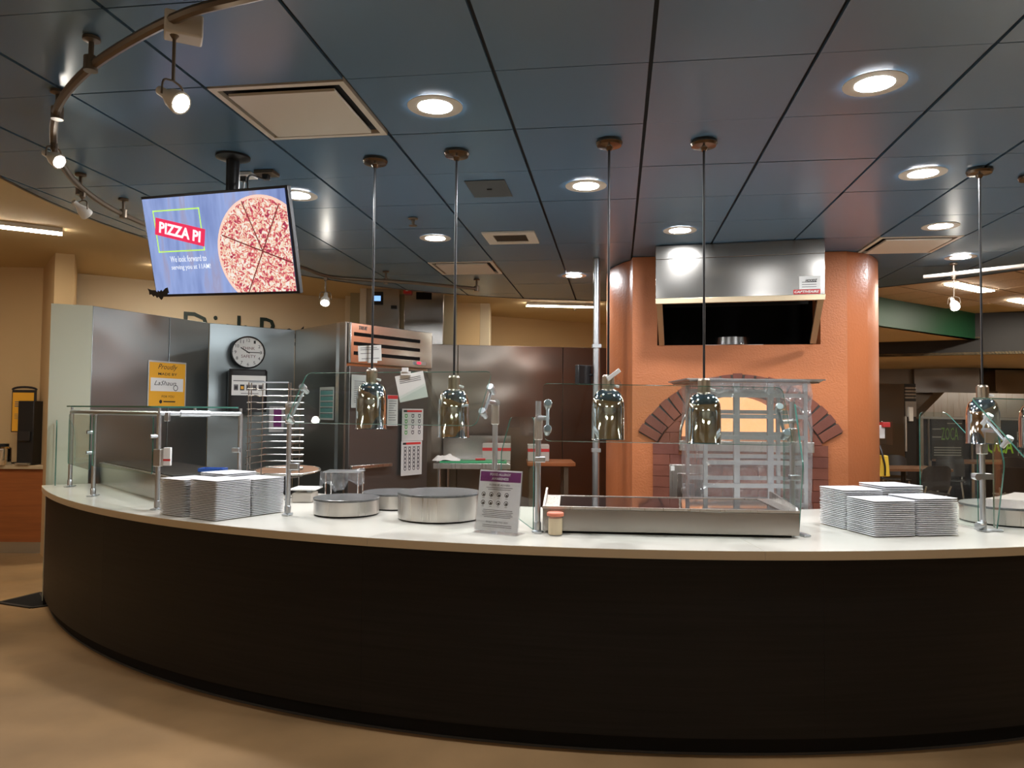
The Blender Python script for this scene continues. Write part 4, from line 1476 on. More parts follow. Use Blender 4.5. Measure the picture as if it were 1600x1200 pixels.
for a, b, z0 in ((p1, p2, 1.10), (p2, p3, 1.13)):
    d = Vector((b.x - a.x, b.y - a.y, 0))
    L = d.length
    n_ = Vector((d.y, -d.x, 0)).normalized()
    pane(t, V3(a, z0) + n_ * 0.022, d, (0, 0, 1), rounded([(0.03, 0), (L - 0.03, 0), (L - 0.03, zt3 - z0 - 0.02), (0.03, zt3 - z0 - 0.02)], 0.02))
for p, zz in ((p2, 1.36), (p2, 1.22), (p3, 1.36)):
    MB().rod(V3(p, zz), V3(p, zz) + Vector((-0.035, -0.035, 0)), 0.012, 12).build('glass_grip', 'satin', t)
q = at(371, 711, y=p4.y - 0.02)
MB().box(q, (0.05, 0.03, 0.03)).build('post_clip', 'satin', t, bevel=0.004)
pane(t, V3(p1, ZC + 0.01) + Vector((-0.1, -0.02, 0)), (-0.35, 0.55, 0), (0, 0, 1), rounded([(0, 0), (0.22, 0), (0.22, 0.5), (0.08, 0.5), (0, 0.36)], [0.0, 0, 0.02, 0.1, 0.08]), 'end_glass')

# small white card clipped to the corner post
q = at(264, 723, y=p3.y - 0.03)
c_ = thing('price_card', 'small white card with a red stripe clipped to the steel post near the plates', 'card', q)
MB().box(q, (0.043, 0.022, 0.108)).build('card', 'white', c_, bevel=0.003)
MB().box((q.x, q.y - 0.012, q.z - 0.02), (0.0435, 0.002, 0.012)).build('stripe', 'red', c_, smooth=False)

# guard over the low warmers
pa, pb_ = at(453, 811, z=ZC), at(776, 800, y=4.02)
pb_ = Vector((pb_.x, pb_.y, ZC))
t = thing('sneeze_guard', 'tilted glass sneeze guard on steel posts over the round warmers', 'sneeze guard', pa, 'glass sneeze guards on the worktop')
post(t, pa, at(458, 640, y=pa.y).z, clamp=(at(455, 652, y=pa.y).z, 0.12))
post(t, pb_, at(774, 628, y=pb_.y).z, clamp=(at(774, 645, y=pb_.y).z, 0.13))
BL, BR = at(447, 667, y=3.90), at(746, 665.5, y=3.58)
TL, TR = at(475, 588, y=4.05), at(776, 581, y=3.70)
u = ((BR - BL) + (TR - TL)).normalized()
v = ((TL - BL) + (TR - BR)) / 2
vn = (v - u * v.dot(u))
sk = v.dot(u)
W2, H2 = (BR - BL).length, vn.length
pane(t, BL, u, v, rounded([(0, 0), (W2, 0), (W2 + sk, H2), (sk, H2)], 0.035), 'glass_pane', 0.007)
nrm = u.cross(vn).normalized()
if nrm.y > 0:
    nrm = -nrm


def on_pane(px, py, o, n):
    return on_plane(px, py, o, n)


for kn, pp in (([(469, 607), (447, 655)], (458, 645)), ([(764, 602), (752, 640)], (772, 635))):
    ks = [on_plane(x, y, BL, nrm) for x, y in kn]
    back = -nrm * 0.05
    arm = standoff(t, ks[0] + back, ks[1] + back, [k + back * 0.9 for k in ks], nrm)
    P = pa if pp[0] < 600 else pb_
    mid = (ks[0] + ks[1]) / 2 + back
    MB().rod(mid, V3(P, mid.z), 0.011, 12).build('arm', 'satin', t)
    X = Matrix.Translation(V3(P, mid.z + 0.0)) @ Vector((0.2, -1, 0)).to_track_quat('Z', 'Y').to_matrix().to_4x4()
    MB().lathe([(0.017, 0.02), (0.019, 0.026), (0.019, 0.034), (0, 0.036)], 16, X).build('clamp_knob', 'satin', t)
q = at(457, 735, y=pa.y - 0.02)
MB().box((q.x + 0.02, q.y, q.z), (0.055, 0.035, 0.04)).build('post_clip', 'satin', t, bevel=0.004)

# guard over the hot plate
pc_, pd_ = at(844, 831, z=ZC), at(1239, 655, y=3.95)
pd_ = Vector((pd_.x, pd_.y, ZC))
t = thing('sneeze_guard', 'wide glass sneeze guard on steel posts over the rectangular hot plate', 'sneeze guard', pc_, 'glass sneeze guards on the worktop')
post(t, pc_, at(841, 626, y=pc_.y).z, clamp=(at(842, 669, y=pc_.y).z, 0.115))
post(t, pd_, at(1238, 620, y=pd_.y).z, clamp=(at(1239, 672, y=pd_.y).z, 0.075))
BL, BR = at(852, 688, y=3.42), at(1241, 690, y=3.40)
TL, TR = at(848, 600, y=3.54), at(1222, 598, y=3.52)
u = ((BR - BL) + (TR - TL)).normalized()
v = ((TL - BL) + (TR - BR)) / 2
vn = v - u * v.dot(u)
pane(t, BL, u, v, rounded([(0, 0), ((BR - BL).length, 0), ((TR - TL).length + (TL - BL).dot(u), vn.length), ((TL - BL).dot(u), vn.length)], 0.03), 'glass_pane', 0.007)
nrm = u.cross(vn).normalized()
if nrm.y > 0:
    nrm = -nrm
for kn, P in (([(857, 626), (857, 666)], pc_), ([(1221, 625), (1233, 666)], pd_)):
    ks = [on_plane(x, y, BL, nrm) for x, y in kn]
    back = -nrm * 0.05
    standoff(t, ks[0] + back, ks[1] + back, [k + back * 0.9 for k in ks], nrm)
    mid = (ks[0] + ks[1]) / 2 + back
    MB().rod(mid, V3(P, mid.z), 0.011, 12).build('arm', 'satin', t)
    X = Matrix.Translation(V3(P, mid.z)) @ Vector((0.1, -1, 0)).to_track_quat('Z', 'Y').to_matrix().to_4x4()
    MB().lathe([(0.017, 0.02), (0.019, 0.026), (0.019, 0.034), (0, 0.036)], 16, X).build('clamp_knob', 'satin', t)
for P, (px, py) in ((pc_, (846, 717)), (pd_, (1243, 738))):
    q = at(px, py, y=P.y)
    MB().box((q.x, q.y - 0.005, q.z), (0.052, 0.045, 0.028)).build('post_clip', 'satin', t, bevel=0.004)


def side_glass(root, P, lean=1.0, h=0.62, depth=0.45, kink=0.13, ang=None, zk=0.36):
    """End pane standing away from the customer, its front edge bulging forward."""
    d = Vector((KC.x - P[0], KC.y - P[1], 0)).normalized() if ang is None else Vector((math.sin(ang), math.cos(ang), 0))
    pl = rounded([(0.0, 0.012), (depth, 0.012), (depth, h), (min(0.10, depth * 0.4), h), (-kink, zk)], [0.0, 0.0, 0.012, 0.01, 0.03])
    return pane(root, V3(P, ZC), d, (0, 0, 1), pl, 'end_glass', 0.007)


q = at(1258, 831, z=ZC)
side_glass(t, (q.x + 0.005, q.y + 0.06), h=0.66, depth=0.5, kink=0.14, ang=math.radians(12))
MB().beam((q.x + 0.01, q.y + 0.10, ZC + 0.006), (q.x + 0.025, q.y - 0.005, ZC + 0.006), 0.036, 0.010).build('glass_foot', 'satin', t, bevel=0.003)
# glass between the middle posts
d = Vector((pb_.x - pc_.x, pb_.y - pc_.y, 0))
pane(t, V3(pc_, 1.03), d, (0, 0, 1), rounded([(0.03, -0.1), (d.length - 0.05, 0.0), (d.length - 0.05, 0.28), (d.length - 0.12, 0.47), (0.03, 0.47)], [0, 0.02, 0.02, 0.02, 0.02]), 'end_glass')

# guard at the far end past the plates
pe = at(1540, 816, z=ZC)
t = thing('sneeze_guard', 'glass sneeze guard on a steel post past the plates by the oven', 'sneeze guard', pe, 'glass sneeze guards on the worktop')
post(t, pe, at(1536, 622, y=pe.y).z, clamp=(at(1538, 678, y=pe.y).z, 0.125))
MB().beam((pe.x, pe.y - 0.01, ZC + 0.006), (pe.x + 0.085, pe.y - 0.03, ZC + 0.006), 0.03, 0.010).build('glass_foot', 'satin', t, bevel=0.003)
X = Matrix.Translation(V3(pe, ZC + 0.03)) @ Vector((-0.9, -0.5, 0)).to_track_quat('Z', 'Y').to_matrix().to_4x4()
MB().lathe([(0.02, 0.01), (0.02, 0.045), (0.017, 0.05), (0, 0.05)], 16, X).build('foot_knob', 'satin', t)
q = at(1537, 731, y=pe.y)
MB().box((q.x, q.y, q.z), (0.09, 0.05, 0.03)).lathe([(0.018, 0.0), (0.018, 0.03), (0, 0.03)], 14, Matrix.Translation((q.x - 0.05, q.y - 0.02, q.z)) @ Matrix.Rotation(PI / 2, 4, 'X')).build('post_clip', 'satin', t)
gl0 = at(1441, 760, y=4.42)
d = Vector((gl0.x - pe.x, gl0.y - pe.y, 0))
ztop_ = at(1441, 632, y=4.42).z
pane(t, V3(pe, ZC), d, (0, 0, 1), rounded([(0.03, 0.012), (d.length, 0.012), (d.length, ztop_ - ZC), (0.25, ztop_ - ZC), (0.03, 0.45)], [0, 0, 0.035, 0.04, 0.02]), 'end_glass')
q = at(1562, 812, z=ZC)
side_glass(t, (pe.x + 0.075, pe.y - 0.0), h=0.60, depth=0.05, kink=0.13, ang=math.radians(17))
TLp, BLp = at(1518, 609, y=3.86), at(1606, 704, y=3.50)
u = Vector((0.92, 0.39, 0)).normalized()
v = TLp - BLp
vn = v - u * v.dot(u)
sk = v.dot(u)
pane(t, BLp, u, v, rounded([(0, 0), (1.3, 0), (1.3 + sk, vn.length), (sk, vn.length)], 0.02), 'glass_pane', 0.007)
nrm = u.cross(vn).normalized()
ks = [BLp + v * 0.75 + u * 0.06, BLp + v * 0.38 + u * 0.06]
bk = nrm * 0.05 if nrm.y > 0 else -nrm * 0.05
standoff(t, ks[0] + bk, ks[1] + bk, [k + bk * 0.9 for k in ks], -bk)
mid = (ks[0] + ks[1]) / 2 + bk
MB().rod(mid, V3(pe, mid.z), 0.011, 12).build('arm', 'satin', t)

# ------------------------------------------------------------------ things clipped to the glass
def clip_card(pts, y, lab, w, h, tilt, lines):
    c = at(*pts, y=y)
    o = thing('clipped_paper', lab, 'paper', c, None)
    X = Matrix.Translation(c) @ Matrix.Rotation(tilt, 4, 'Y')
    s = MB().rect(-w / 2, -h / 2, w / 2, h / 2, 0, 0, X)
    for (x0, z, x1) in lines:
        s.rect(x0, z - 0.0014, x1, z + 0.0014, 0.0008, 1, X)
    s.build('sheet', ['paper', 'print'], o, smooth=False)
    return o, X


o, X = clip_card((577, 556), 4.00, 'white notice card held up on a clip over the glass guard', 0.125, 0.085, math.radians(-3), [(-0.05, 0.03, 0.04), (-0.05, 0.02, 0.05), (-0.05, 0.0, 0.02), (-0.045, -0.028, 0.05)])
e = at(581, 583, y=4.02)
MB().tube(spline([X @ Vector((0.01, 0.004, -0.038)), X @ Vector((0.02, 0.006, -0.07)), e + Vector((0, 0, 0.012)), e], 4), 0.007, 8).build('clip_stem', 'acrylic', o)
MB().box(X @ Vector((0.012, 0.002, -0.044)), (0.05, 0.012, 0.016)).build('clip_jaw', 'white', o)
MB().box(e, (0.035, 0.03, 0.03)).build('clip_foot', 'white', o)
o, X = clip_card((643, 607), 3.78, 'tilted white sheet with a printed heading clipped to the glass guard', 0.145, 0.135, math.radians(-12), [(-0.055, 0.045 - 0.009 * k, 0.055) for k in range(3)])
MB().box(X @ Vector((-0.015, -0.004, 0.072)), (0.05, 0.014, 0.02)).box(X @ Vector((-0.015, 0.0, 0.09)), (0.03, 0.03, 0.022)).build('clip_jaw', 'white', o)
c = at(960, 590, y=3.55)
o = thing('empty_clip', 'empty clear clip on top of the glass guard beside a heat lamp', 'clip', c)
a, b = at(949, 590, y=3.55), at(968, 575, y=3.55)
MB().beam(a, b, 0.02, 0.012, up=(0, -1, 0)).build('clip_jaw', 'white', o, bevel=0.002)
MB().tube([at(961, 584, y=3.55), at(964, 594, y=3.55)], 0.006, 8).build('clip_stem', 'acrylic', o)
MB().beam(at(963, 592, y=3.55), at(968, 604, y=3.55), 0.03, 0.02, up=(0, -1, 0)).build('clip_foot', 'acrylic', o)

# ------------------------------------------------------------------ cold well at the screen end
wa, wb = at(157, 767.5, z=ZC), at(250, 793, z=ZC)
XW = frame((wa.x, wa.y, ZC), (wb.x, wb.y, ZC))
WL = (Vector((wb.x, wb.y)) - Vector((wa.x, wa.y))).length + 0.17
WHt, WDp = 0.165, 0.50
t = thing('cold_well', 'stainless steel cold well behind the glass guard at the screen end', 'cold well', XW @ Vector((WL / 2, WDp / 2, 0)))
wl = MB()
for c, s in (((WL / 2, 0.02, WHt / 2), (WL, 0.04, WHt)), ((WL / 2, WDp - 0.02, WHt / 2), (WL, 0.04, WHt)), ((0.02, WDp / 2, WHt / 2), (0.04, WDp - 0.08, WHt)), ((WL - 0.02, WDp / 2, WHt / 2), (0.04, WDp - 0.08, WHt))):
    wl.box((c[0], c[1], c[2] + 0.001), s, X=XW)
wl.build('walls', 'steel', t, smooth=False)
MB().box((WL / 2, WDp / 2, 0.03), (WL - 0.08, WDp - 0.08, 0.02), X=XW).build('well_floor', 'steel_grey', t, smooth=False)
MB().box((WL / 2, WDp / 2 + 0.01, WHt + 0.007), (WL - 0.02, WDp - 0.05, 0.010), X=XW).build('lid', 'charcoal', t, bevel=0.003)
MB().beam(XW @ Vector((0, 0.012, WHt + 0.004)), XW @ Vector((WL, 0.012, WHt + 0.004)), 0.024, 0.006).build('front_lip', 'brushed', t, smooth=False)
q = at(352, 739, y=4.95)
o = thing('blue_tray', 'small blue plastic tray lying on the dark lid of the cold well', 'tray', (q.x - 0.02, q.y, ZC + WHt + 0.014))
qq = XW @ Vector((WL - 0.16, WDp - 0.15, WHt + 0.014))
o.location = qq
ORIGIN[o.name] = qq
MB().prism(rounded([(qq.x - 0.08, qq.y - 0.05), (qq.x + 0.08, qq.y - 0.05), (qq.x + 0.08, qq.y + 0.05), (qq.x - 0.08, qq.y + 0.05)], 0.015), qq.z, qq.z + 0.008).build('base', 'blue', o)
fr = MB()
for (x0, y0, x1, y1) in ((-0.08, -0.05, 0.08, -0.05), (0.08, -0.05, 0.08, 0.05), (0.08, 0.05, -0.08, 0.05), (-0.08, 0.05, -0.08, -0.05)):
    fr.beam((qq.x + x0, qq.y + y0, qq.z + 0.012), (qq.x + x1, qq.y + y1, qq.z + 0.012), 0.008, 0.022)
fr.build('rim', 'blue', o, smooth=False)

# ------------------------------------------------------------------ countertop pan rack and what stands by it
RK = at(418, 790, y=4.95)
RKx, RKy = RK.x, 4.95
t = thing('pan_rack', 'tall open wire pan rack standing behind the white plates', 'rack', (RKx, RKy, ZC))
ztr = at(418, 604, y=4.95).z
RWd, RDp = 0.265, 0.30
for sx in (-1, 1):
    for yy in (0.02, 0.07, RDp):
        MB().rod((RKx + sx * RWd / 2, RKy + yy, ZC + 0.002), (RKx + sx * RWd / 2, RKy + yy, ztr), 0.004, 8).build('upright', 'wire', t)
    MB().beam((RKx + sx * RWd / 2, RKy - 0.02, ZC + 0.006), (RKx + sx * RWd / 2, RKy + RDp + 0.02, ZC + 0.006), 0.012, 0.010).build('foot_bar', 'chrome', t)
MB().tube([(RKx - RWd / 2, RKy + 0.02, ztr), (RKx + RWd / 2, RKy + 0.02, ztr)], 0.005, 8).build('top_bar', 'satin', t)
nl = 14
for k in range(nl):
    z = ztr - 0.045 - 0.0455 * k
    a = Vector((RKx - RWd / 2 + 0.0, RKy - 0.01, z))
    pts_ = [a, (RKx - RWd / 2 + 0.012, RKy + 0.12, z + 0.004), (RKx - RWd / 2, RKy + 0.22, z), (RKx - RWd / 2 + 0.03, RKy + RDp, z + 0.004),
            (RKx + RWd / 2 + 0.03, RKy + RDp, z + 0.004), (RKx + RWd / 2 + 0.05, RKy + 0.2, z), (RKx + RWd / 2, RKy + 0.02, z)]
    MB().tube(pts_, 0.0042, 6).build('shelf_wire', 'wire', t)
zb_ = ztr - 0.045 - 0.0455 * 12 + 0.009
o = thing('round_board', 'round worn wooden pizza board with a pale rim behind the wire rack', 'board', at(452, 743, y=5.50))
bc_ = at(452, 743, y=5.50)
X = Matrix.Translation(bc_) @ Matrix.Rotation(0.07, 4, 'X')
MB().lathe([(0.0, 0.002), (0.225, 0.002), (0.225, 0.014), (0.0, 0.014)], 44, X, cap=False).build('board', 'wood', o)
MB().tube([X @ Vector((0.229 * math.cos(2 * PI * k / 44), 0.229 * math.sin(2 * PI * k / 44), 0.009)) for k in range(44)], 0.008, 8, closed=True).build('rim', 'brushed', o)
MB().lathe([(0.09, ZC + 0.001 - bc_.z), (0.09, ZC + 0.012 - bc_.z), (0.05, ZC + 0.03 - bc_.z), (0.06, -0.012)], 20, Matrix.Translation((bc_.x, bc_.y - 0.09, bc_.z))).build('pedestal', 'black', o)

sb = at(474, 789, y=4.88)
o = thing('kitchen_scale', 'white topped grey box scale beside the wire rack', 'scale', (sb.x, sb.y + 0.05, ZC))
MB().box((sb.x, sb.y + 0.09, ZC + 0.032), (0.13, 0.16, 0.06)).build('body', 'cardboard', o, bevel=0.006)
MB().box((sb.x + 0.03, sb.y + 0.09, ZC + 0.072), (0.03, 0.03, 0.02)).build('pillar', 'satin', o, smooth=False)
MB().box((sb.x + 0.01, sb.y + 0.09, ZC + 0.088), (0.17, 0.19, 0.012)).build('platform', 'white', o, bevel=0.005)
o = thing('wrapped_tray_stand', 'small wire stand wrapped in crinkled plastic film behind the low warmers', 'stand', at(530, 780, y=5.05))
c = at(541, 780, y=5.14)
for dx in (-0.11, 0.11):
    for dy in (-0.08, 0.08):
        MB().rod((c.x + dx, c.y + dy, ZC + 0.002), (c.x + dx, c.y + dy, 1.105), 0.005, 8).build('leg', 'chrome', o)
MB().box((c.x, c.y, 1.108), (0.25, 0.19, 0.008)).build('shelf', 'satin', o, smooth=False)
film = MB()
gx, gy = 9, 4
vv = []
for j in range(gy + 1):
    for i in range(gx + 1):
        a = i / gx
        vv.append((c.x - 0.14 + 0.30 * a, c.y - 0.105 - random.uniform(0, 0.02) - 0.02 * (j == gy), 1.12 - 0.09 * j / gy * (0.6 + 0.8 * random.random()) - 0.02 * math.sin(5 * a)))
film.add(vv, [(j * (gx + 1) + i, j * (gx + 1) + i + 1, (j + 1) * (gx + 1) + i + 1, (j + 1) * (gx + 1) + i) for j in range(gy) for i in range(gx)])
film.build('film', 'film', o)

# ------------------------------------------------------------------ fridge built into the steel wall
FN2 = Vector((A4.y - A3.y, -(A4.x - A3.x), 0)).normalized()
fo = A3 + FN2 * 0.05 + (A4 - A3).normalized() * 0.025
XF = frame((fo.x, fo.y, 0), (fo.x + A4.x - A3.x, fo.y + A4.y - A3.y, 0))
FWd = (A4 - A3).length
t = thing('reach_in_fridge', 'tall stainless reach-in fridge with a slotted grille and posted notices', 'fridge', XF @ Vector((FWd / 2, 0.05, 0)))


def ff(px, py):
    q = XF.inverted() @ on_plane(px, py, fo, FN2)
    return q.x, q.z


zg0 = ff(560, 573)[1]
MB().box((FWd / 2, 0.13, ZW / 2), (FWd, 0.14, ZW - 0.002), X=XF).build('cabinet', 'steel', t, smooth=False)
MB().box((FWd / 2, 0.055, zg0 / 2 + 0.03), (FWd - 0.04, 0.05, zg0 - 0.10), X=XF).build('door', 'fridge_door', t, bevel=0.006)
MB().box((FWd / 2, 0.03, (zg0 + ZW) / 2), (FWd, 0.06, ZW - zg0 - 0.01), X=XF).build('grille_panel', 'steel', t, bevel=0.006)
x0g, x1g = ff(552, 540)[0], ff(655, 540)[0]
for k in range(3):
    z = ff(552, 526 + 15 * k)[1]
    MB().box(((x0g + x1g) / 2, -0.001, z), (x1g - x0g, 0.006, 0.034), X=XF).build('grille_slot', 'black_matte', t, smooth=False)
x, z = ff(566, 517)
MB().text('TRUE', x, z, 0.11, 0.035, 0.003, 0, XF, shear=0.3, bold=0.02).build('badge', 'print', t, smooth=False)
x, z = ff(655, 572)
MB().box((x, -0.012, z + 0.01), (0.15, 0.02, 0.03), X=XF).build('thermometer', 'satin', t, smooth=False)
MB().rect(x - 0.06, z, x - 0.005, z + 0.022, 0.024, 0, XF).build('red_display', 'led_red', t, smooth=False)
hx0, hz0 = ff(548, 735)
hx1 = ff(612, 733)[0]
MB().beam(XF @ Vector((hx0, -0.02, hz0)), XF @ Vector((hx1, -0.02, hz0)), 0.03, 0.035).build('handle', 'brushed', t, bevel=0.006)


def wall_sheet(X, px0, py0, px1, py1, proj, lab, style, off=0.006, thick=0.003, name='posted_notice', cat='notice'):
    """A flat printed sheet on the wall whose frame is X; proj maps pixels to its local x, z."""
    x0, z1 = proj(px0, py0)
    x1, z0 = proj(px1, py1)
    o = thing(name, lab, cat, X @ Vector(((x0 + x1) / 2, -off, (z0 + z1) / 2)))
    Y = X @ Matrix.Translation((0, -off, 0))
    w, h = x1 - x0, z1 - z0
    mb = MB().rect(x0, z0, x1, z1, 0.001, 0, Y)
    mats = ['paper', 'print', 'red', 'ink', 'teal', 'greenink', 'yellow', 'purple', 'white']
    style(mb, x0, z0, w, h, Y)
    mb.build('sheet', mats, o, smooth=False)
    MB().box(((x0 + x1) / 2, 0.0, (z0 + z1) / 2), (w + 0.004, 0.002, h + 0.004), X=Y).build('backing', 'white', o, smooth=False)
    return o


def st_lines(n, head=None):
    def f(mb, x, z, w, h, Y):
        if head is not None:
            mb.rect(x, z + h * 0.88, x + w, z + h, 0.002, head, Y)
        for k in range(n):
            zz = z + h * (0.80 - 0.7 * k / n)
            mb.rect(x + w * 0.12, zz, x + w * (0.12 + 0.76 * (0.6 + 0.4 * random.random())), zz + h * 0.018, 0.002, 1, Y)
    return f


def st_icons(rows, cols, green=False):
    def f(mb, x, z, w, h, Y):
        mb.rect(x + w * 0.06, z + h * 0.90, x + w * 0.94, z + h * 0.965, 0.002, 2, Y)
        mb.rect(x + w * 0.06, z + h * 0.90, x + w * 0.22, z + h * 0.965, 0.0025, 3, Y)
        for r in range(rows):
            for c in range(cols):
                xx, zz = x + w * (0.18 + 0.64 * c / max(1, cols - 1)), z + h * (0.78 - 0.70 * r / rows)
                mb.disc(xx, zz, w * 0.07, 0.002, 5 if green and c == 0 else 1, Y, 10, w * 0.035)
                mb.rect(xx - w * 0.08, zz + h * 0.05, xx + w * 0.08, zz + h * 0.062, 0.002, 3, Y)
    return f


def st_bands(mb, x, z, w, h, Y):
    for k in range(5):
        zz = z + h * (0.05 + 0.18 * k)
        mb.rect(x + w * 0.06, zz, x + w * 0.94, zz + h * 0.12, 0.002, 4, Y)
        mb.rect(x + w * 0.06, zz + h * 0.125, x + w * 0.94, zz + h * 0.145, 0.002, 3, Y)


wall_sheet(XF, 549, 590, 579, 641, ff, 'white printed sheet at the top of the fridge door behind a heat lamp', st_lines(12))
wall_sheet(XF, 605, 621, 621, 668, ff, 'narrow sheet with a red header on the fridge door', st_lines(9, 2), 0.009)
wall_sheet(XF, 629, 642, 661.5, 690, ff, 'upper poster of icons with a red header on the fridge', st_icons(4, 3, True), 0.004)
wall_sheet(XF, 628.5, 693, 660.5, 743, ff, 'lower poster of icons with a red header on the fridge', st_icons(6, 4), 0.004)
XI = frame((A2.x, A2.y, 0), (A3.x, A3.y, 0))
NI = Vector((A3.y - A2.y, -(A3.x - A2.x), 0)).normalized()


def fi(px, py):
    q = XI.inverted() @ on_plane(px, py, A2, NI)
    return q.x, q.z


wall_sheet(XI, 501, 611, 523, 661, fi, 'teal banded notice on the steel wall beside the fridge', st_bands)

# ------------------------------------------------------------------ things on the steel partition
XPt = frame((A1.x, A1.y, 0), (AM.x, AM.y, 0))
NP = Vector((AM.y - A1.y, -(AM.x - A1.x), 0)).normalized()


def fp(px, py):
    q = XPt.inverted() @ on_plane(px, py, A1, NP)
    return q.x, q.z


def st_amber(mb, x, z, w, h, Y):
    mb.rect(x + w * 0.02, z + h * 0.01, x + w * 0.98, z + h * 0.97, 0.0018, 6, Y)
    mb.text('Proudly', x + w * 0.5, z + h * 0.865, w * 0.52, h * 0.15, 0.0025, 3, Y, shear=0.4)
    mb.text('MADE BY', x + w * 0.5, z + h * 0.72, w * 0.50, h * 0.055, 0.0025, 3, Y, bold=0.01)
    mb.rect(x + w * 0.06, z + h * 0.34, x + w * 0.93, z + h * 0.63, 0.0022, 8, Y)
    mb.text('LaShaun', x + w * 0.44, z + h * 0.52, w * 0.58, h * 0.10, 0.003, 3, Y, shear=0.4)
    mb.disc(x + w * 0.72, z + h * 0.42, w * 0.065, 0.003, 3, Y, 16, w * 0.05)
    mb.text('FOR YOU', x + w * 0.52, z + h * 0.225, w * 0.33, h * 0.05, 0.0025, 3, Y)
    mb.rect(x + w * 0.40, z + h * 0.10, x + w * 0.72, z + h * 0.125, 0.0025, 3, Y)
    mb.disc(x + w * 0.33, z + h * 0.11, w * 0.04, 0.0025, 3, Y, 10)


wall_sheet(XPt, 231, 573, 289, 645, fp, 'amber notice with a handwritten white panel on the steel partition', st_amber)
XPt = frame((AM.x, AM.y, 0), (A2.x, A2.y, 0))
NP = Vector((A2.y - AM.y, -(A2.x - AM.x), 0)).normalized()


def fp(px, py):
    q = XPt.inverted() @ on_plane(px, py, AM, NP)
    return q.x, q.z


wall_sheet(XPt, 421, 642, 443, 681, fp, 'white bordered dark purple card low on the steel partition behind the rack', lambda mb, x, z, w, h, Y: mb.rect(x + w * 0.3, z + h * 0.2, x + w * 0.85, z + h * 0.9, 0.002, 7, Y), 0.012)

# clock
cx0, czc = fp(380, 559)
rr = (fp(380, 534)[1] - fp(380, 584)[1]) / 2
XC = XPt @ Matrix.Translation((cx0, -0.01, czc))
t = thing('wall_clock', 'round white wall clock with a black rim above the black towel dispenser', 'clock', XC @ Vector((0, 0, 0)))
# it hangs turned towards the hall
XC = Matrix.Translation(XC.translation + NP * 0.10) @ Matrix.Rotation(math.radians(22), 4, 'Z')
Zc = XC @ Matrix.Rotation(PI / 2, 4, 'X')
MB().lathe([(rr * 0.8, -0.07), (rr, -0.03), (rr, 0.018), (rr * 0.97, 0.026), (rr * 0.92, 0.022), (rr * 0.92, 0.004), (0.0, 0.004)], 48, Zc).build('rim', 'black', t)
MB().disc(0, 0, rr * 0.925, 0.0052, 0, XC, 40).build('dial', 'paper', t, smooth=False)
for k in range(1, 13):
    a = PI / 2 - 2 * PI * k / 12
    num = MB()
    num.text(str(k), rr * 0.74 * math.cos(a), rr * 0.74 * math.sin(a), rr * (0.20 if k > 9 else 0.12), rr * 0.19, 0.006, 0, XC)
    num.disc(rr * 0.89 * math.cos(a), rr * 0.89 * math.sin(a), rr * 0.018, 0.006, 0, XC, 6)
    num.build('numeral', 'ink', t, smooth=False)
M['maroon'] = mat('maroon_ink', (0.14, 0.02, 0.02), 0.6)
MB().text('THINK', rr * 0.02, rr * 0.25, rr * 0.72, rr * 0.17, 0.006, 0, XC).build('lettering', 'maroon', t, smooth=False)
MB().text('SAFETY', rr * 0.02, -rr * 0.25, rr * 0.85, rr * 0.18, 0.006, 0, XC).build('lettering', 'maroon', t, smooth=False)
for nm, a, l, w in (('hour_hand', math.radians(147), 0.52, 0.022), ('minute_hand', math.radians(0), 0.72, 0.016)):
    d = Vector((math.cos(a), 0, math.sin(a)))
    MB().beam(XC @ (d * -0.1 * rr + Vector((0, -0.009, 0))), XC @ (d * l * rr + Vector((0, -0.009, 0))), 0.003, rr * w * 2.6, up=XC.to_3x3() @ Vector((-d.z, 0, d.x))).build(nm, 'ink', t, smooth=False)

# towel dispenser
xd, zd0 = fp(378, 648)
z_top = fp(378, 585)[1]
W_d = 0.34
xd0 = fp(355, 620)[0]
t = thing('towel_dispenser', 'black paper towel dispenser with a white picture label under the clock', 'dispenser', XPt @ Vector((xd0 + W_d / 2, -0.1, zd0)))
hh = z_top - zd0
XDp = Matrix.Translation(XPt @ Vector((xd0, -0.02, zd0 - 0.02)) + NP * 0.0) @ Matrix.Rotation(math.radians(20), 4, 'Z')
MB().prism(rounded([(0, 0), (0.36, 0), (0.36, 0.16), (0, 0.16)], [0.05, 0.05, 0, 0]), 0, hh, X=XDp @ Matrix.Translation((0, -0.16, 0))).build('body', 'black', t)
MB().box((0.18, -0.082, hh + 0.006), (0.34, 0.15, 0.014), X=XDp).build('top_cover', 'black', t, bevel=0.006)
lb = MB().rect(0.035, hh * 0.40, 0.345, hh * 0.88, 0.163, 0, XDp)
for k in range(5):
    x = 0.075 + 0.056 * k
    lb.rect(x - 0.02, hh * 0.52, x + 0.02, hh * 0.66, 0.164, 1 if k != 1 else 2, XDp)
    lb.rect(x - 0.013, hh * 0.55, x + 0.013, hh * 0.62, 0.165, 2 if k != 1 else 3, XDp)
lb.rect(0.05, hh * 0.74, 0.33, hh * 0.76, 0.164, 1, XDp)
lb.rect(0.12, hh * 0.44, 0.28, hh * 0.455, 0.164, 1, XDp)
lb.build('label', ['paper', 'print', 'ink', 'yellow'], t, smooth=False)

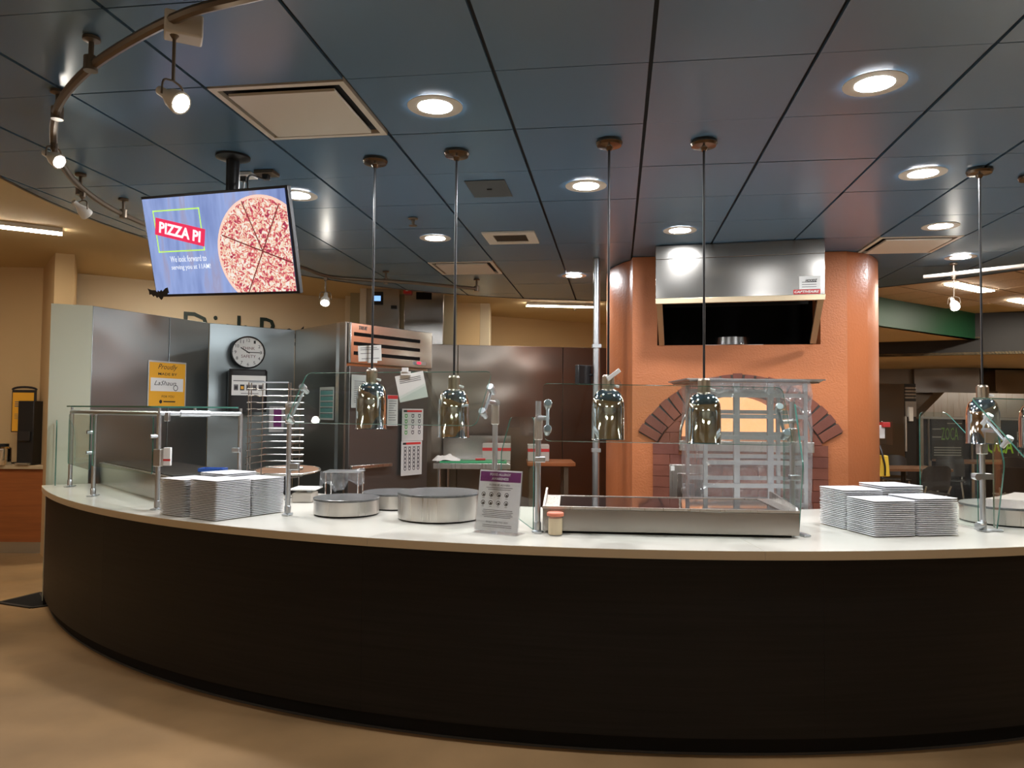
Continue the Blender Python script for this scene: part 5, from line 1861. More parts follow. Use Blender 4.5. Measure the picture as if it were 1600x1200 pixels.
# ------------------------------------------------------------------ steel cabinets over the fridge
yT = 9.47
t = thing('control_cabinet', 'tall steel cabinet with a small blue display above the fridge', 'cabinet', at(598, 500, y=yT))
cab = lambda px0, px1, py0, py1, y=yT: (at(px0, py0, y=y), at(px1, py1, y=y))
a, b = cab(569, 622, 452, 530)
MB().box(((a.x + b.x) / 2, yT + 0.1, (a.z + b.z) / 2), (b.x - a.x, 0.18, a.z - b.z)).build('body', 'steel', t, bevel=0.005)
a, b = cab(560, 570, 450, 530)
MB().box(((a.x + b.x) / 2, yT + 0.1, (a.z + b.z) / 2), (b.x - a.x, 0.2, a.z - b.z)).build('edge_trim', 'white_trim', t, smooth=False)
a, b = cab(579, 596, 460, 480)
MB().box(((a.x + b.x) / 2, yT, (a.z + b.z) / 2), (b.x - a.x, 0.04, a.z - b.z)).build('display_housing', 'black', t, bevel=0.004)
a, b = cab(580.5, 592.5, 466, 474, yT - 0.022)
MB().rect(a.x, b.z, b.x, a.z, 0.0, 0, Matrix.Translation((0, a.y, 0))).build('blue_display', 'lcd', t, smooth=False)
a, b = cab(609, 618, 481, 486)
MB().box(((a.x + b.x) / 2, yT, (a.z + b.z) / 2), (b.x - a.x, 0.03, a.z - b.z)).build('latch', 'black', t, smooth=False)
t = thing('duct_cabinet', 'wavy stainless cabinet with a black vent next to the control cabinet', 'cabinet', at(660, 500, y=yT))
a, b = cab(629, 691, 452, 540)
MB().box(((a.x + b.x) / 2, yT + 0.1, (a.z + b.z) / 2), (b.x - a.x, 0.18, a.z - b.z)).build('body', 'steel', t, bevel=0.005)
a, b = cab(648, 672, 459, 470)
MB().box(((a.x + b.x) / 2, yT + 0.005, (a.z + b.z) / 2), (b.x - a.x, 0.02, a.z - b.z)).build('vent', 'black_matte', t, smooth=False)
o = thing('red_alarm', 'small red alarm box between the two steel cabinets', 'alarm', at(634, 455, y=yT - 0.05))
a, b = cab(628, 640, 449, 462, yT - 0.04)
MB().box(((a.x + b.x) / 2, a.y, (a.z + b.z) / 2), (b.x - a.x, 0.07, a.z - b.z)).build('box', 'red', o, bevel=0.006)
MB().box(((a.x + b.x) / 2, a.y - 0.04, (a.z + b.z) / 2 - 0.01), (0.03, 0.012, 0.03)).build('lens', 'white', o, smooth=False)

# ------------------------------------------------------------------ steel work table at the back
ZT = 0.97
ta0, ta1 = at(679, 726, z=ZT), at(800, 722, z=ZT)
yb_ = B0.y - 0.12
t = thing('work_table', 'steel work table with a low backsplash behind the large round warmer', 'table', ((ta0.x + ta1.x) / 2, (ta0.y + yb_) / 2, 0))
MB().box(((ta0.x + ta1.x) / 2, (ta0.y + yb_) / 2, ZT - 0.03), (ta1.x - ta0.x, yb_ - ta0.y, 0.06)).build('tabletop', 'brushed', t, bevel=0.004)
MB().box(((ta0.x + ta1.x) / 2, yb_ - 0.02, ZT + 0.13), (ta1.x - ta0.x, 0.03, 0.26)).build('backsplash', 'steel', t, smooth=False)
for x in (ta0.x + 0.06, ta1.x - 0.06):
    for y in (ta0.y + 0.06, yb_ - 0.06):
        MB().rod((x, y, 0.001), (x, y, ZT - 0.06), 0.02, 12).build('leg', 'satin', t)
MB().box(((ta0.x + ta1.x) / 2, (ta0.y + yb_) / 2, 0.3), (ta1.x - ta0.x - 0.08, yb_ - ta0.y - 0.1, 0.03)).build('undershelf', 'steel_dark', t, smooth=False)
g0, g1_ = at(672, 724, z=ZT), at(775, 724, z=ZT)
gy0, gy1 = ta0.y + 0.07, ta0.y + 0.42
o = thing('cutting_board', 'green cutting board on the steel work table', 'cutting board', (g0.x + 0.35, gy0 + 0.15, ZT))
MB().box((ta0.x + 0.42, (gy0 + gy1) / 2, ZT + 0.009), (0.72, gy1 - gy0, 0.016)).build('board', 'greenboard', o, bevel=0.004)
MB().box((ta0.x + 0.74, (gy0 + gy1) / 2, ZT + 0.0185), (0.03, 0.12, 0.002)).build('grip_slot', 'gap', o, smooth=False)
q = at(700, 722, y=gy0 + 0.13)
o = thing('folded_towel', 'crumpled white towel on the green cutting board', 'towel', (q.x, q.y, ZT + 0.018))
bm = bmesh.new()
bmesh.ops.create_grid(bm, x_segments=16, y_segments=10, size=1)
for v_ in bm.verts:
    x, y = v_.co.x, v_.co.y
    r_ = max(0, 1 - (x * x * 0.9 + y * y * 0.9))
    v_.co = Vector((q.x + x * 0.15, q.y + y * 0.10, ZT + 0.020 + 0.075 * r_ ** 0.7 * (0.7 + 0.3 * math.sin(7 * x + 3 * y) * math.cos(5 * y))))
me = bpy.data.meshes.new('cloth')
for v_ in bm.verts:
    v_.co -= ORIGIN[o.name]
bm.to_mesh(me)
bm.free()
me.polygons.foreach_set('use_smooth', [True] * len(me.polygons))
me.materials.append(M['cloth'])
ob = bpy.data.objects.new('cloth', me)
COL.objects.link(ob)
ob.parent = o
q = at(742, 719, y=gy0 + 0.2)
o = thing('kitchen_knife', 'kitchen knife with a red handle on the green cutting board', 'knife', (q.x, q.y, ZT + 0.018))
MB().beam((q.x - 0.12, q.y, ZT + 0.024), (q.x + 0.02, q.y, ZT + 0.024), 0.035, 0.004).build('blade', 'brushed', o, smooth=False)
MB().rod((q.x + 0.02, q.y, ZT + 0.028), (q.x + 0.13, q.y + 0.01, ZT + 0.028), 0.011, 10).build('handle', 'red', o)
a, b = at(756, 694, y=gy1 + 0.12), at(800, 716, y=gy1 + 0.12)
o = thing('carton', 'grey carton with a red stripe on the steel work table', 'carton', ((a.x + b.x) / 2, gy1 + 0.2, ZT))
xm = (a.x + b.x) / 2
MB().box((xm, gy1 + 0.2, ZT + (a.z - ZT) / 2 + 0.001), (b.x - a.x, 0.28, a.z - ZT - 0.002)).build('box', 'cardboard', o, bevel=0.003)
MB().box((xm, gy1 + 0.2, a.z - 0.06), (b.x - a.x + 0.003, 0.283, 0.035)).build('stripe', 'red', o, smooth=False)

wt0, wt1 = at(826, 722, z=ZT), at(905, 724, z=ZT)
t = thing('wooden_table', 'brown wooden topped table against the steel wall by the oven', 'table', ((wt0.x + wt1.x) / 2, wt0.y + 0.3, 0))
MB().box(((wt0.x + wt1.x) / 2, wt0.y + 0.3, ZT - 0.02), (wt1.x - wt0.x, 0.62, 0.04)).build('tabletop', 'brown_wood', t, bevel=0.004)
for x in (wt0.x + 0.05, wt1.x - 0.1):
    for y in (wt0.y + 0.06, wt0.y + 0.54):
        MB().box((x, y, (ZT - 0.04) / 2), (0.05, 0.05, ZT - 0.042)).build('leg', 'bronze', t, smooth=False)
a, b = at(812, 694, y=wt0.y + 0.3), at(850, 716, y=wt0.y + 0.3)
o = thing('carton', 'second carton with a red stripe, on the wooden topped table', 'carton', ((wt0.x + b.x) / 2, wt0.y + 0.35, ZT))
MB().box((wt0.x + 0.13, wt0.y + 0.32, ZT + (a.z - ZT) / 2 + 0.001), (0.24, 0.28, a.z - ZT - 0.002)).build('box', 'cardboard', o, bevel=0.003)
MB().box((wt0.x + 0.13, wt0.y + 0.32, a.z - 0.06), (0.243, 0.283, 0.035)).build('stripe', 'red', o, smooth=False)
# steel pipe and small monitor by the oven
pp = at(933, 700, y=6.45)
t = thing('steel_pipe', 'upright grey steel pipe beside the orange oven column', 'pipe', (pp.x, pp.y, 0))
MB().rod((pp.x, pp.y, 0.012), (pp.x, pp.y, ZD - 0.006), 0.03, 16).build('pipe', 'satin', t)
MB().lathe([(0.06, 0.001), (0.06, 0.012), (0.031, 0.02)], 16, Matrix.Translation((pp.x, pp.y, 0))).build('flange', 'satin', t)
for z in (1.2, 2.1):
    MB().box((pp.x, pp.y, z), (0.075, 0.075, 0.03)).build('collar', 'satin', t, smooth=False)
a, b = at(905, 571, y=6.5), at(930, 597, y=6.5)
t = thing('small_monitor', 'small black monitor on an arm from the steel pipe', 'monitor', ((a.x + b.x) / 2, 6.5, (a.z + b.z) / 2))
X = Matrix.Translation(((a.x + b.x) / 2, 6.5, (a.z + b.z) / 2)) @ Matrix.Rotation(0.6, 4, 'Z')
MB().box((0, 0, 0), (0.24, 0.05, 0.17), X=X).build('casing', 'black', t, bevel=0.006)
MB().rect(-0.11, -0.075, 0.11, 0.075, 0.026, 0, X).build('screen', 'black_glass', t, smooth=False)
MB().rod(X @ Vector((0, 0.03, 0)), (pp.x - 0.03, pp.y + 0.02, (a.z + b.z) / 2), 0.012, 10).build('arm', 'black', t)

# ------------------------------------------------------------------ wrapped bakery rack in front of the oven
yR = 4.92
rl, rr_ = at(1100, 700, y=yR), at(1263, 700, y=yR)
t = thing('bakery_rack', 'tall aluminium bakery rack under clear plastic film in front of the oven', 'rack', ((rl.x + rr_.x) / 2, yR + 0.25, 0))
zr1 = at(1180, 592, y=yR).z
RD2 = 0.5
for px in (1104, 1154, 1207, 1260):
    p = at(px, 700, y=yR)
    for yy in ((yR, yR + RD2) if px in (1104, 1260) else (yR + 0.02,)):
        MB().box((p.x, yy, zr1 / 2 + 0.05), (0.038 if px in (1154, 1207) else 0.025, 0.025, zr1 - 0.1)).build('post', 'satin', t, smooth=False)
for sx in (rl.x, rr_.x):
    for yy in (yR, yR + RD2):
        Xc = Matrix.Translation((sx, yy, 0.055)) @ Matrix.Rotation(PI / 2, 4, 'Y')
        MB().lathe([(0.0, -0.015), (0.05, -0.015), (0.05, 0.015), (0.0, 0.015)], 16, Xc).build('caster', 'black', t)
pairs = [(605, 611), (637, 644), (671, 677), (706, 716), (740, 752), (773, 782)]
rm = (rl.x + rr_.x) / 2
for ya, yb2 in pairs:
    for k, py in enumerate((ya, yb2)):
        z = at(1180, py, y=yR).z
        yy = yR + (0.0 if k else RD2 - 0.05)
        z = z if k else at(1180, py, y=yy).z
        MB().box((rm, yy, z), (rr_.x - rl.x, 0.03, 0.028)).build('tray_rail', 'satin', t, smooth=False)
for k in range(3):
    z = zr1 - 0.9 - 0.13 * k
    MB().box((rm, yR + RD2 / 2, z), (rr_.x - rl.x - 0.04, RD2 - 0.04, 0.012)).build('sheet_tray', 'satin', t, smooth=False)
cv = MB()
nx, nz = 14, 18
x0, x1 = rl.x - 0.025, rr_.x + 0.02
vv, ff_ = [], []
path = [(x0, yR + RD2), (x0, yR - 0.03), (x1, yR - 0.03), (x1, yR + RD2)]
S = []
for k in range(3):
    a, b = Vector(path[k]), Vector(path[k + 1])
    m_ = (5, nx, 5)[k]
    for i in range(m_):
        S.append(a.lerp(b, i / m_))
S.append(Vector(path[3]))
for j in range(nz + 1):
    for i, p in enumerate(S):
        w = 0.008
        vv.append((p.x + random.uniform(-w, w), p.y + random.uniform(-w, w), zr1 - (zr1 - 0.35) * j / nz))
n1 = len(S)
for j in range(nz):
    for i in range(n1 - 1):
        ff_.append((j * n1 + i, j * n1 + i + 1, (j + 1) * n1 + i + 1, (j + 1) * n1 + i))
cv.add(vv, ff_)
cv.build('plastic_cover', 'film', t)
# sheet pan lying on top
a, b = at(1074, 582, y=yR - 0.04), at(1289, 581, y=yR - 0.04)
o = thing('sheet_pan', 'battered shallow sheet pan lying on top of the wrapped rack', 'pan', ((a.x + b.x) / 2, yR + 0.25, zr1))
xm, wd = (a.x + b.x) / 2, (b.x - a.x)
MB().prism(rounded([(xm - wd / 2 + 0.02, yR - 0.02), (xm + wd / 2 - 0.02, yR - 0.02), (xm + wd / 2 - 0.02, yR + 0.52), (xm - wd / 2 + 0.02, yR + 0.52)], 0.03), zr1 + 0.003, zr1 + 0.008).build('base', 'wood', o, smooth=False)
rmv = MB()
cs = [(xm - wd / 2, yR - 0.04), (xm + wd / 2, yR - 0.04), (xm + wd / 2, yR + 0.54), (xm - wd / 2, yR + 0.54)]
ci = [(xm - wd / 2 + 0.025, yR - 0.015), (xm + wd / 2 - 0.025, yR - 0.015), (xm + wd / 2 - 0.025, yR + 0.515), (xm - wd / 2 + 0.025, yR + 0.515)]
for k in range(4):
    a_, b_, c_2, d_ = cs[k], cs[(k + 1) % 4], ci[(k + 1) % 4], ci[k]
    rmv.add([(*a_, zr1 + 0.024), (*b_, zr1 + 0.024), (*c_2, zr1 + 0.008), (*d_, zr1 + 0.008)], [(0, 1, 2, 3)])
    rmv.beam((*a_, zr1 + 0.024), (*b_, zr1 + 0.024), 0.008, 0.008)
rmv.build('rim', 'satin', o, smooth=False)
fl = MB()
vv = []
for j in range(4):
    for i in range(13):
        vv.append((rl.x - 0.02 + (rr_.x - rl.x + 0.02) * i / 12, yR - 0.045 - random.uniform(0, 0.015), zr1 + 0.03 - 0.03 * j + random.uniform(-0.012, 0.008)))
fl.add(vv, [(j * 13 + i, j * 13 + i + 1, (j + 1) * 13 + i + 1, (j + 1) * 13 + i) for j in range(3) for i in range(12)])
fl.build('bunched_film', 'film', o)

# ------------------------------------------------------------------ coffee counter by the tan wall
yk = at(0, 741, z=ZC).y
xk1 = at(70, 741, y=yk).x
xk0 = at(-170, 741, y=yk).x
t = thing('coffee_counter', 'brown wood counter with a pale top against the tan wall', 'counter', ((xk0 + xk1) / 2, yk + 0.2, 0))
MB().box(((xk0 + xk1) / 2, yk + 0.155, 0.5), (xk1 - xk0 - 0.02, 0.27, 0.76)).build('cabinet', 'brown_wood', t, smooth=False)
MB().box(((xk0 + xk1) / 2, yk + 0.18, 0.06), (xk1 - xk0 - 0.04, 0.28, 0.116)).build('toe_kick', 'satin', t, smooth=False)
MB().box(((xk0 + xk1) / 2, yk + 0.14, ZC - 0.02), (xk1 - xk0, 0.30, 0.04)).build('top', 'edge_tan', t, bevel=0.004)
a, b = at(47, 640, y=yk + 0.2), at(72, 736, y=yk + 0.2)
t = thing('brewer', 'tall black coffee brewer at the end of the brown counter', 'brewer', ((a.x + b.x) / 2, yk + 0.2, ZC))
xm, hb = (a.x + b.x) / 2 - 0.01, a.z - ZC
MB().box((xm, yk + 0.10, ZC + hb / 2 + 0.001), (0.17, 0.16, hb - 0.004)).build('body', 'black', t, bevel=0.008)
MB().box((xm, yk + 0.012, ZC + hb * 0.45), (0.12, 0.03, 0.10)).build('dispenser_panel', 'charcoal', t, bevel=0.004)
MB().box((xm, yk + 0.0, ZC + 0.015), (0.14, 0.06, 0.02)).build('drip_tray', 'satin', t, smooth=False)
a, b = at(20, 623, y=yk + 0.22), at(60, 690, y=yk + 0.22)
t = thing('card_stand', 'amber information card in a dark stand on the brown counter', 'card', ((a.x + b.x) / 2, yk + 0.07, ZC))
xm = (a.x + b.x) / 2 - 0.02
zb0 = at(30, 689, y=yk + 0.22).z
X = Matrix.Translation((xm, yk + 0.215, 0)) @ Matrix.Rotation(0.06, 4, 'Z')
MB().box((0, 0.02, (a.z + zb0) / 2), (0.25, 0.02, a.z - zb0), X=X).build('holder', 'charcoal', t, bevel=0.004)
MB().tube([(X @ Vector((0.125 * math.cos(PI * k / 10), 0.02, a.z + 0.03 * math.sin(PI * k / 10)))) for k in range(11)], 0.012, 8).build('arched_top', 'charcoal', t)
MB().box((0, 0.03, (ZC + zb0) / 2), (0.08, 0.03, zb0 - ZC - 0.004), X=X).box((0, 0.025, ZC + 0.008), (0.2, 0.08, 0.012), X=X).build('stem', 'charcoal', t, smooth=False)
cd = MB().rect(-0.115, zb0 + 0.01, 0.105, a.z - 0.03, -0.009, 0, X)
hh2 = a.z - zb0
for k, w in enumerate((0.10, 0.14, 0.09)):
    cd.rect(-0.09, zb0 + hh2 * (0.70 - 0.05 * k), -0.09 + w, zb0 + hh2 * (0.725 - 0.05 * k), -0.008, 1, X)
for k in range(4):
    cd.rect(-0.09, zb0 + hh2 * (0.42 - 0.035 * k), 0.06, zb0 + hh2 * (0.43 - 0.035 * k), -0.008, 1, X)
cd.build('card', ['yellow', 'print'], t, smooth=False)
for k, (px, lab) in enumerate(((-18, 'taller steel coffee airpot at the cut edge of the view'), (12, 'short steel coffee airpot next to the amber card stand'))):
    c = at(px, 736, y=yk + (0.25 if k == 0 else 0.0) + 0.09)
    t = thing('coffee_airpot', lab, 'airpot', (c.x, c.y - 0.06, ZC))
    hA = 0.22 if k else 0.34
    X = Matrix.Translation((c.x, c.y - 0.06, ZC + 0.001))
    MB().lathe([(0.075, 0.0), (0.08, 0.01), (0.08, hA * 0.78), (0.06, hA * 0.86), (0.0, hA * 0.86)], 24, X).build('body', 'chrome', t)
    MB().lathe([(0.055, hA * 0.86 + 0.001), (0.055, hA), (0.0, hA)], 20, X).build('lid', 'black', t)
    MB().beam((c.x, c.y - 0.10, ZC + hA * 0.95), (c.x, c.y - 0.18, ZC + hA * 0.9), 0.025, 0.02).build('spout', 'black', t, smooth=False)
q = [at(4, 957, z=0), at(70, 940, z=0), at(82, 960, z=0), at(56, 964, z=0)]
q = [(p.x, p.y) for p in (q[0], q[3], q[2], q[1])]
t = thing('floor_mat', 'dark floor mat beside the end of the curved counter', 'mat', (q[0][0], q[0][1], 0))
MB().prism(q, 0.001, 0.009).build('mat', 'black_matte', t, smooth=False)
fr = MB()
for k in range(4):
    fr.beam((*q[k], 0.006), (*q[(k + 1) % 4], 0.006), 0.03, 0.008)
fr.build('border', 'charcoal', t, smooth=False)

# ------------------------------------------------------------------ dining side: far stall
yS = 14.4
wall('wall_stall', (4.0, yS + 0.6), (12.2, yS + 0.6), 0, zd_, mat('stall_wall_brown', (0.22, 0.16, 0.11), 0.5), 0.1)
v0, v1, v2 = at(1428, 565, z=zd_), at(1530, 561.5, z=zd_), at(1650, 574, z=zd_)
zv = at(1530, 600, y=v1.y).z
t = thing('canopy_hood', 'brownish steel canopy hood hung from the low ceiling over the far food stall', 'hood', (v1.x, v1.y, zv))
MB().prism([(v0.x, v0.y), (v1.x, v1.y), (v2.x, v2.y), (v2.x, yS + 0.55), (v0.x, yS + 0.55)], zv, zd_ - 0.003).build('body', 'steel_dark', t, smooth=False)
MB().beam((v1.x, v1.y - 0.02, zv + 0.02), (v2.x, v2.y - 0.02, zv + 0.02), 0.03, 0.04).build('edge_lip', 'brushed', t, smooth=False)
a, b = at(1592, 568, y=v2.y - 0.6), at(1612, 594, y=v2.y - 0.6)
o = thing('posted_notice', 'white sheet stuck on the far canopy hood at the cut edge of the view', 'notice', ((a.x + b.x) / 2, v2.y - 0.62, (a.z + b.z) / 2))
pV = on_plane(1600, 580, v1, Vector((v2.y - v1.y, -(v2.x - v1.x), 0)).normalized())
XV = frame((v1.x, v1.y, 0), (v2.x, v2.y, 0))
lq = XV.inverted() @ pV
o.location = XV @ Vector((lq.x, -0.02, lq.z))
ORIGIN[o.name] = o.location.copy()
sh_ = MB().rect(lq.x - 0.1, lq.z - 0.15, lq.x + 0.13, lq.z + 0.15, 0.02, 0, XV)
for k in range(6):
    sh_.rect(lq.x - 0.07, lq.z + 0.10 - 0.035 * k, lq.x + 0.09, lq.z + 0.11 - 0.035 * k, 0.022, 1, XV)
sh_.build('sheet', ['paper', 'print'], o, smooth=False)

yB = 13.65


def P(px, py, y=None):
    return at(px, py, y=yB if y is None else y)


a, b, c, d = P(1438, 641), P(1476, 601), P(1640, 601), P(1640, 641)
t = thing('stall_counter', 'far food stall counter with dark menu boards under a sloping steel guard', 'stall', (a.x + 0.6, yB, 0))
X = Matrix.Translation((0, yB, 0)) @ Matrix.Rotation(PI / 2, 4, 'X')
MB().prism([(a.x, a.z), (d.x, d.z), (c.x, c.z), (b.x, b.z)], -0.35, 0.0, X=X).build('sloping_guard', 'brushed', t, smooth=False)
MB().beam((a.x, yB - 0.01, a.z), (d.x, yB - 0.01, d.z), 0.05, 0.04).build('guard_rail', 'satin', t, smooth=False)
zbt = 0.0
MB().box(((a.x + d.x) / 2, yB + 0.25, a.z / 2), (d.x - a.x, 0.4, a.z - 0.06)).build('counter_body', 'charcoal', t, smooth=False)
for px in (1441, 1453, 1520):
    p = P(px, 640)
    MB().beam((p.x, yB + 0.02, a.z), (p.x, yB + 0.02, 0.02), 0.05, 0.05, up=(0, 1, 0)).build('upright', 'brushed', t, smooth=False)
M['menu'] = mat('menu_board_dark', (0.030, 0.027, 0.024), 0.5)
M['menu_green'] = mat('menu_green', (0.13, 0.26, 0.05), 0.6)
M['menu_green2'] = mat('menu_bright_green', (0.20, 0.42, 0.03), 0.6)
M['menu_grey'] = mat('menu_grey', (0.28, 0.27, 0.24), 0.6)
XM = Matrix.Translation((0, yB - 0.02, 0))


def board(px0, px1, py0, py1, fill):
    p, q = P(px0, py0, yB - 0.02), P(px1, py1, yB - 0.02)
    w, h = q.x - p.x, p.z - q.z
    mb = MB().rect(p.x, q.z, q.x, p.z, 0.012, 0, XM)
    fill(mb, p.x, q.z, w, h)
    bd = mb.build('menu_board', ['menu', 'menu_green', 'menu_green2', 'menu_grey'], t, smooth=False)
    MB().box((p.x + w / 2, yB - 0.02, q.z + h / 2), (w + 0.04, 0.02, h + 0.04)).build('board_frame', 'black', bd, smooth=False)


def fill1(mb, x, z, w, h):
    mb.text('ZOCA', x + w * 0.58, z + h * 0.62, w * 0.56, h * 0.30, 0.014, 1, XM, bold=0.0)
    mb.rect(x + w * 0.01, z + h * 0.72, x + w * 0.30, z + h * 0.745, 0.014, 3, XM)
    mb.rect(x + w * 0.01, z + h * 0.53, x + w * 0.30, z + h * 0.555, 0.014, 3, XM)
    mb.rect(x + w * 0.5, z + h * 0.86, x + w * 0.98, z + h * 0.88, 0.014, 3, XM)
    for k in range(4):
        mb.rect(x + w * 0.06, z + h * (0.10 + 0.06 * k), x + w * 0.95, z + h * (0.125 + 0.06 * k), 0.014, 3, XM)


def fill2(mb, x, z, w, h):
    mb.text('ZOCA', x + w * 0.28, z + h * 0.36, w * 0.48, h * 0.36, 0.014, 2, XM, bold=0.02)
    mb.text('FRESH', x + w * 0.70, z + h * 0.60, w * 0.26, h * 0.20, 0.014, 3, XM, bold=0.01)
    mb.text('MEXICAN', x + w * 0.72, z + h * 0.38, w * 0.30, h * 0.14, 0.014, 3, XM, bold=0.01)
    mb.text('FLAVOR', x + w * 0.72, z + h * 0.20, w * 0.28, h * 0.14, 0.014, 3, XM)


board(1456, 1506, 641, 706, fill1)
board(1524, 1640, 641, 706, fill2)

# far fridge and wall box
a, b = P(1368, 589, 12.9), P(1435, 700, 12.9)
t = thing('far_fridge', 'tall steel fridge with a black vent strip beyond the oven column', 'fridge', ((a.x + b.x) / 2, 13.0, 0))
xm, wF = (a.x + b.x) / 2, b.x - a.x
c1_ = P(1413, 600, 12.9).x
MB().box(((a.x + c1_) / 2, 13.1, a.z / 2 + 0.02), (c1_ - a.x, 0.4, a.z - 0.04)).build('side', 'steel_dark', t, smooth=False)
MB().box(((c1_ + b.x) / 2 + 0.005, 13.12, a.z / 2 + 0.02), (b.x - c1_ - 0.01, 0.4, a.z - 0.04)).build('door', 'charcoal', t, bevel=0.005)
z0_, z1_ = P(1425, 640, 12.9).z, P(1425, 616, 12.9).z
MB().box(((c1_ + b.x) / 2 + 0.005, 12.91, (z0_ + z1_) / 2), (b.x - c1_ - 0.02, 0.02, z1_ - z0_)).build('upper_door', 'satin', t, smooth=False)
for k in range(4):
    z = P(1425, 595 + 5 * k, 12.9).z
    MB().box(((c1_ + b.x) / 2 + 0.005, 12.915, z), (b.x - c1_ - 0.02, 0.02, 0.03)).build('vent_slot', 'brushed', t, smooth=False)
q = P(1424, 636, 12.88)
MB().box((q.x, 12.88, q.z), (0.07, 0.03, 0.24)).build('handle_plate', 'paper', t, smooth=False)
MB().rod((c1_ + 0.01, 12.88, z0_), (c1_ + 0.01, 12.88, 0.9), 0.018, 8).build('handle', 'brushed', t)

xq = at(1382, 665, y=6.75)
t = thing('wall_box', 'clear plastic box with a red top fixed to the side of the oven column', 'box', (xq.x, 6.75, xq.z))
a, b = at(1366, 648, y=6.75), at(1392, 684, y=6.75)
xm, zm = (a.x + b.x) / 2, (a.z + b.z) / 2
MB().box((xm, 6.75, zm), (b.x - a.x, 0.12, a.z - b.z)).build('case', 'acrylic', t, bevel=0.006)
MB().box((xm - 0.015, 6.75, zm + 0.01), (0.06, 0.06, 0.12)).build('holder', 'white', t, bevel=0.004)
MB().box((xm + 0.02, 6.75, a.z - 0.03), (0.07, 0.10, 0.045)).build('red_top', 'red', t, bevel=0.004)
a, b = at(1369, 701, y=6.75), at(1388, 734, y=6.75)
t = thing('yellow_bag', 'yellow plastic bag with a black strap hanging under the clear box', 'bag', ((a.x + b.x) / 2, 6.75, a.z))
xm = (a.x + b.x) / 2
MB().prism(rounded([(xm - 0.03, b.z), (xm + 0.07, b.z), (xm + 0.055, a.z), (xm - 0.01, a.z)], 0.012), -0.03, 0.03, X=Matrix.Translation((0, 6.75, 0)) @ Matrix.Rotation(PI / 2, 4, 'X')).build('bag', 'yellow_bag', t, bevel=0.01)
MB().tube(spline([(xm + 0.02, 6.715, b.z + 0.01), (xm + 0.015, 6.705, (a.z + b.z) / 2), (xm, 6.715, a.z), (xm - 0.01, 6.75, a.z + 0.09)], 5), 0.008, 6).build('strap', 'black', t)

# dining tables and chairs
def dining_table(px0, px1, py, y, lab, rz=0.0):
    a, b = at(px0, py, z=0.74), at(px1, py, z=0.74)
    cx, w = (a.x + b.x) / 2, (b.x - a.x)
    cy = a.y + 0.35
    t = thing('dining_table', lab, 'table', (cx, cy, 0), 'brown dining tables')
    MB().prism(rounded([(cx - w / 2, cy - 0.38), (cx + w / 2, cy - 0.38), (cx + w / 2, cy + 0.38), (cx - w / 2, cy + 0.38)], 0.06), 0.705, 0.74).build('tabletop', 'table', t, smooth=False)
    MB().rod((cx, cy, 0.03), (cx, cy, 0.704), 0.035, 14).build('pedestal', 'black', t)
    MB().lathe([(0.28, 0.001), (0.27, 0.012), (0.06, 0.03)], 24, Matrix.Translation((cx, cy, 0))).build('base', 'black', t)
    return cx, cy


dining_table(1374, 1502, 722, 12, 'brown dining table just beyond the oven column')
dining_table(1494, 1640, 709, 13, 'brown dining table before the far menu boards')


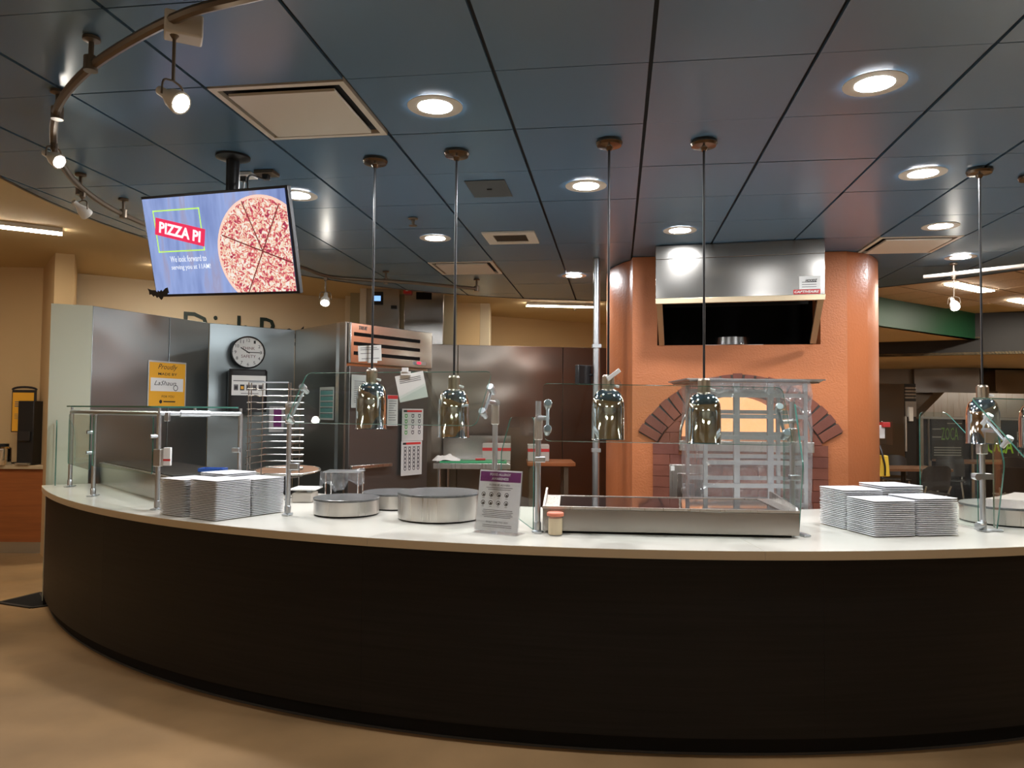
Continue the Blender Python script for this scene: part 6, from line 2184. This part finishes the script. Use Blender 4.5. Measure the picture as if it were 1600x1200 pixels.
def make_chair():
    t = thing('dining_chair', 'x', 'chair', (0, 0, 0), 'dark dining chairs')
    MB().prism(rounded([(-0.21, -0.2), (0.21, -0.2), (0.20, 0.2), (-0.20, 0.2)], 0.06), 0.435, 0.455).build('seat', 'chair', t, bevel=0.006)
    vv, ff2 = [], []
    nu, nv = 10, 6
    for s_ in (0, 1):
        for j in range(nv + 1):
            for i in range(nu + 1):
                a_ = -1 + 2 * i / nu
                h = 0.50 + 0.34 * j / nv
                wv = 0.215 * (1 - 0.10 * (j / nv) ** 3)
                x = a_ * wv
                zc_ = h - 0.045 * (abs(a_) ** 5) * (j == nv)
                y = -0.185 - 0.06 * j / nv + 0.05 * a_ * a_ - 0.014 * s_
                vv.append((x, y, zc_))
    m_ = (nu + 1) * (nv + 1)
    for j in range(nv):
        for i in range(nu):
            q = (j * (nu + 1) + i, j * (nu + 1) + i + 1, (j + 1) * (nu + 1) + i + 1, (j + 1) * (nu + 1) + i)
            ff2.append(q)
            ff2.append(tuple(m_ + k for k in reversed(q)))
    for i in range(nu):
        ff2 += [(i, m_ + i, m_ + i + 1, i + 1), (nv * (nu + 1) + i, nv * (nu + 1) + i + 1, m_ + nv * (nu + 1) + i + 1, m_ + nv * (nu + 1) + i)]
    for j in range(nv):
        for e in (0, nu):
            k0, k1 = j * (nu + 1) + e, (j + 1) * (nu + 1) + e
            ff2.append((k0, k1, m_ + k1, m_ + k0))
    MB().add(vv, ff2).build('backrest', 'chair', t)
    for sx in (-1, 1):
        MB().rod((sx * 0.17, -0.17, 0.445), (sx * 0.18, -0.225, 0.56), 0.011, 8).build('back_support', 'satin', t)
        for sy in (-1, 1):
            MB().rod((sx * 0.16, sy * 0.15, 0.434), (sx * 0.21, sy * 0.21, 0.002), 0.012, 8).build('leg', 'satin', t)
    return t


c0_ = make_chair()
seats = [((1452, 730), 10.4, 0.1, 'dark dining chair with its back to the counter before the nearer brown table'),
         ((1402, 712), 12.6, 2.9, 'dark dining chair on the far side of the nearer brown table'),
         ((1486, 708), 12.5, 2.6, 'dark dining chair between the two brown dining tables'),
         ((1583, 728), 10.2, -0.4, 'dark dining chair seen large past the end glass post'),
         ((1600, 704), 12.15, 3.3, 'dark dining chair at the farther brown table by the menu boards')]
for k, ((px, py), y, rz, lab) in enumerate(seats):
    c_ = c0_ if k == 0 else copy_tree(c0_)
    p = at(px, py, y=y)
    c_.location = (p.x, y, 0)
    c_.rotation_euler = (0, 0, rz)
    c_['label'] = lab

sh0, sh1 = v1.lerp(v2, 0.35), v1.lerp(v2, 0.95)
strip_light((sh0.x, sh0.y + 0.3), (sh1.x, sh1.y + 0.3), zv - 0.04, 'linear work light under the far canopy hood above the menu boards', 0.06)
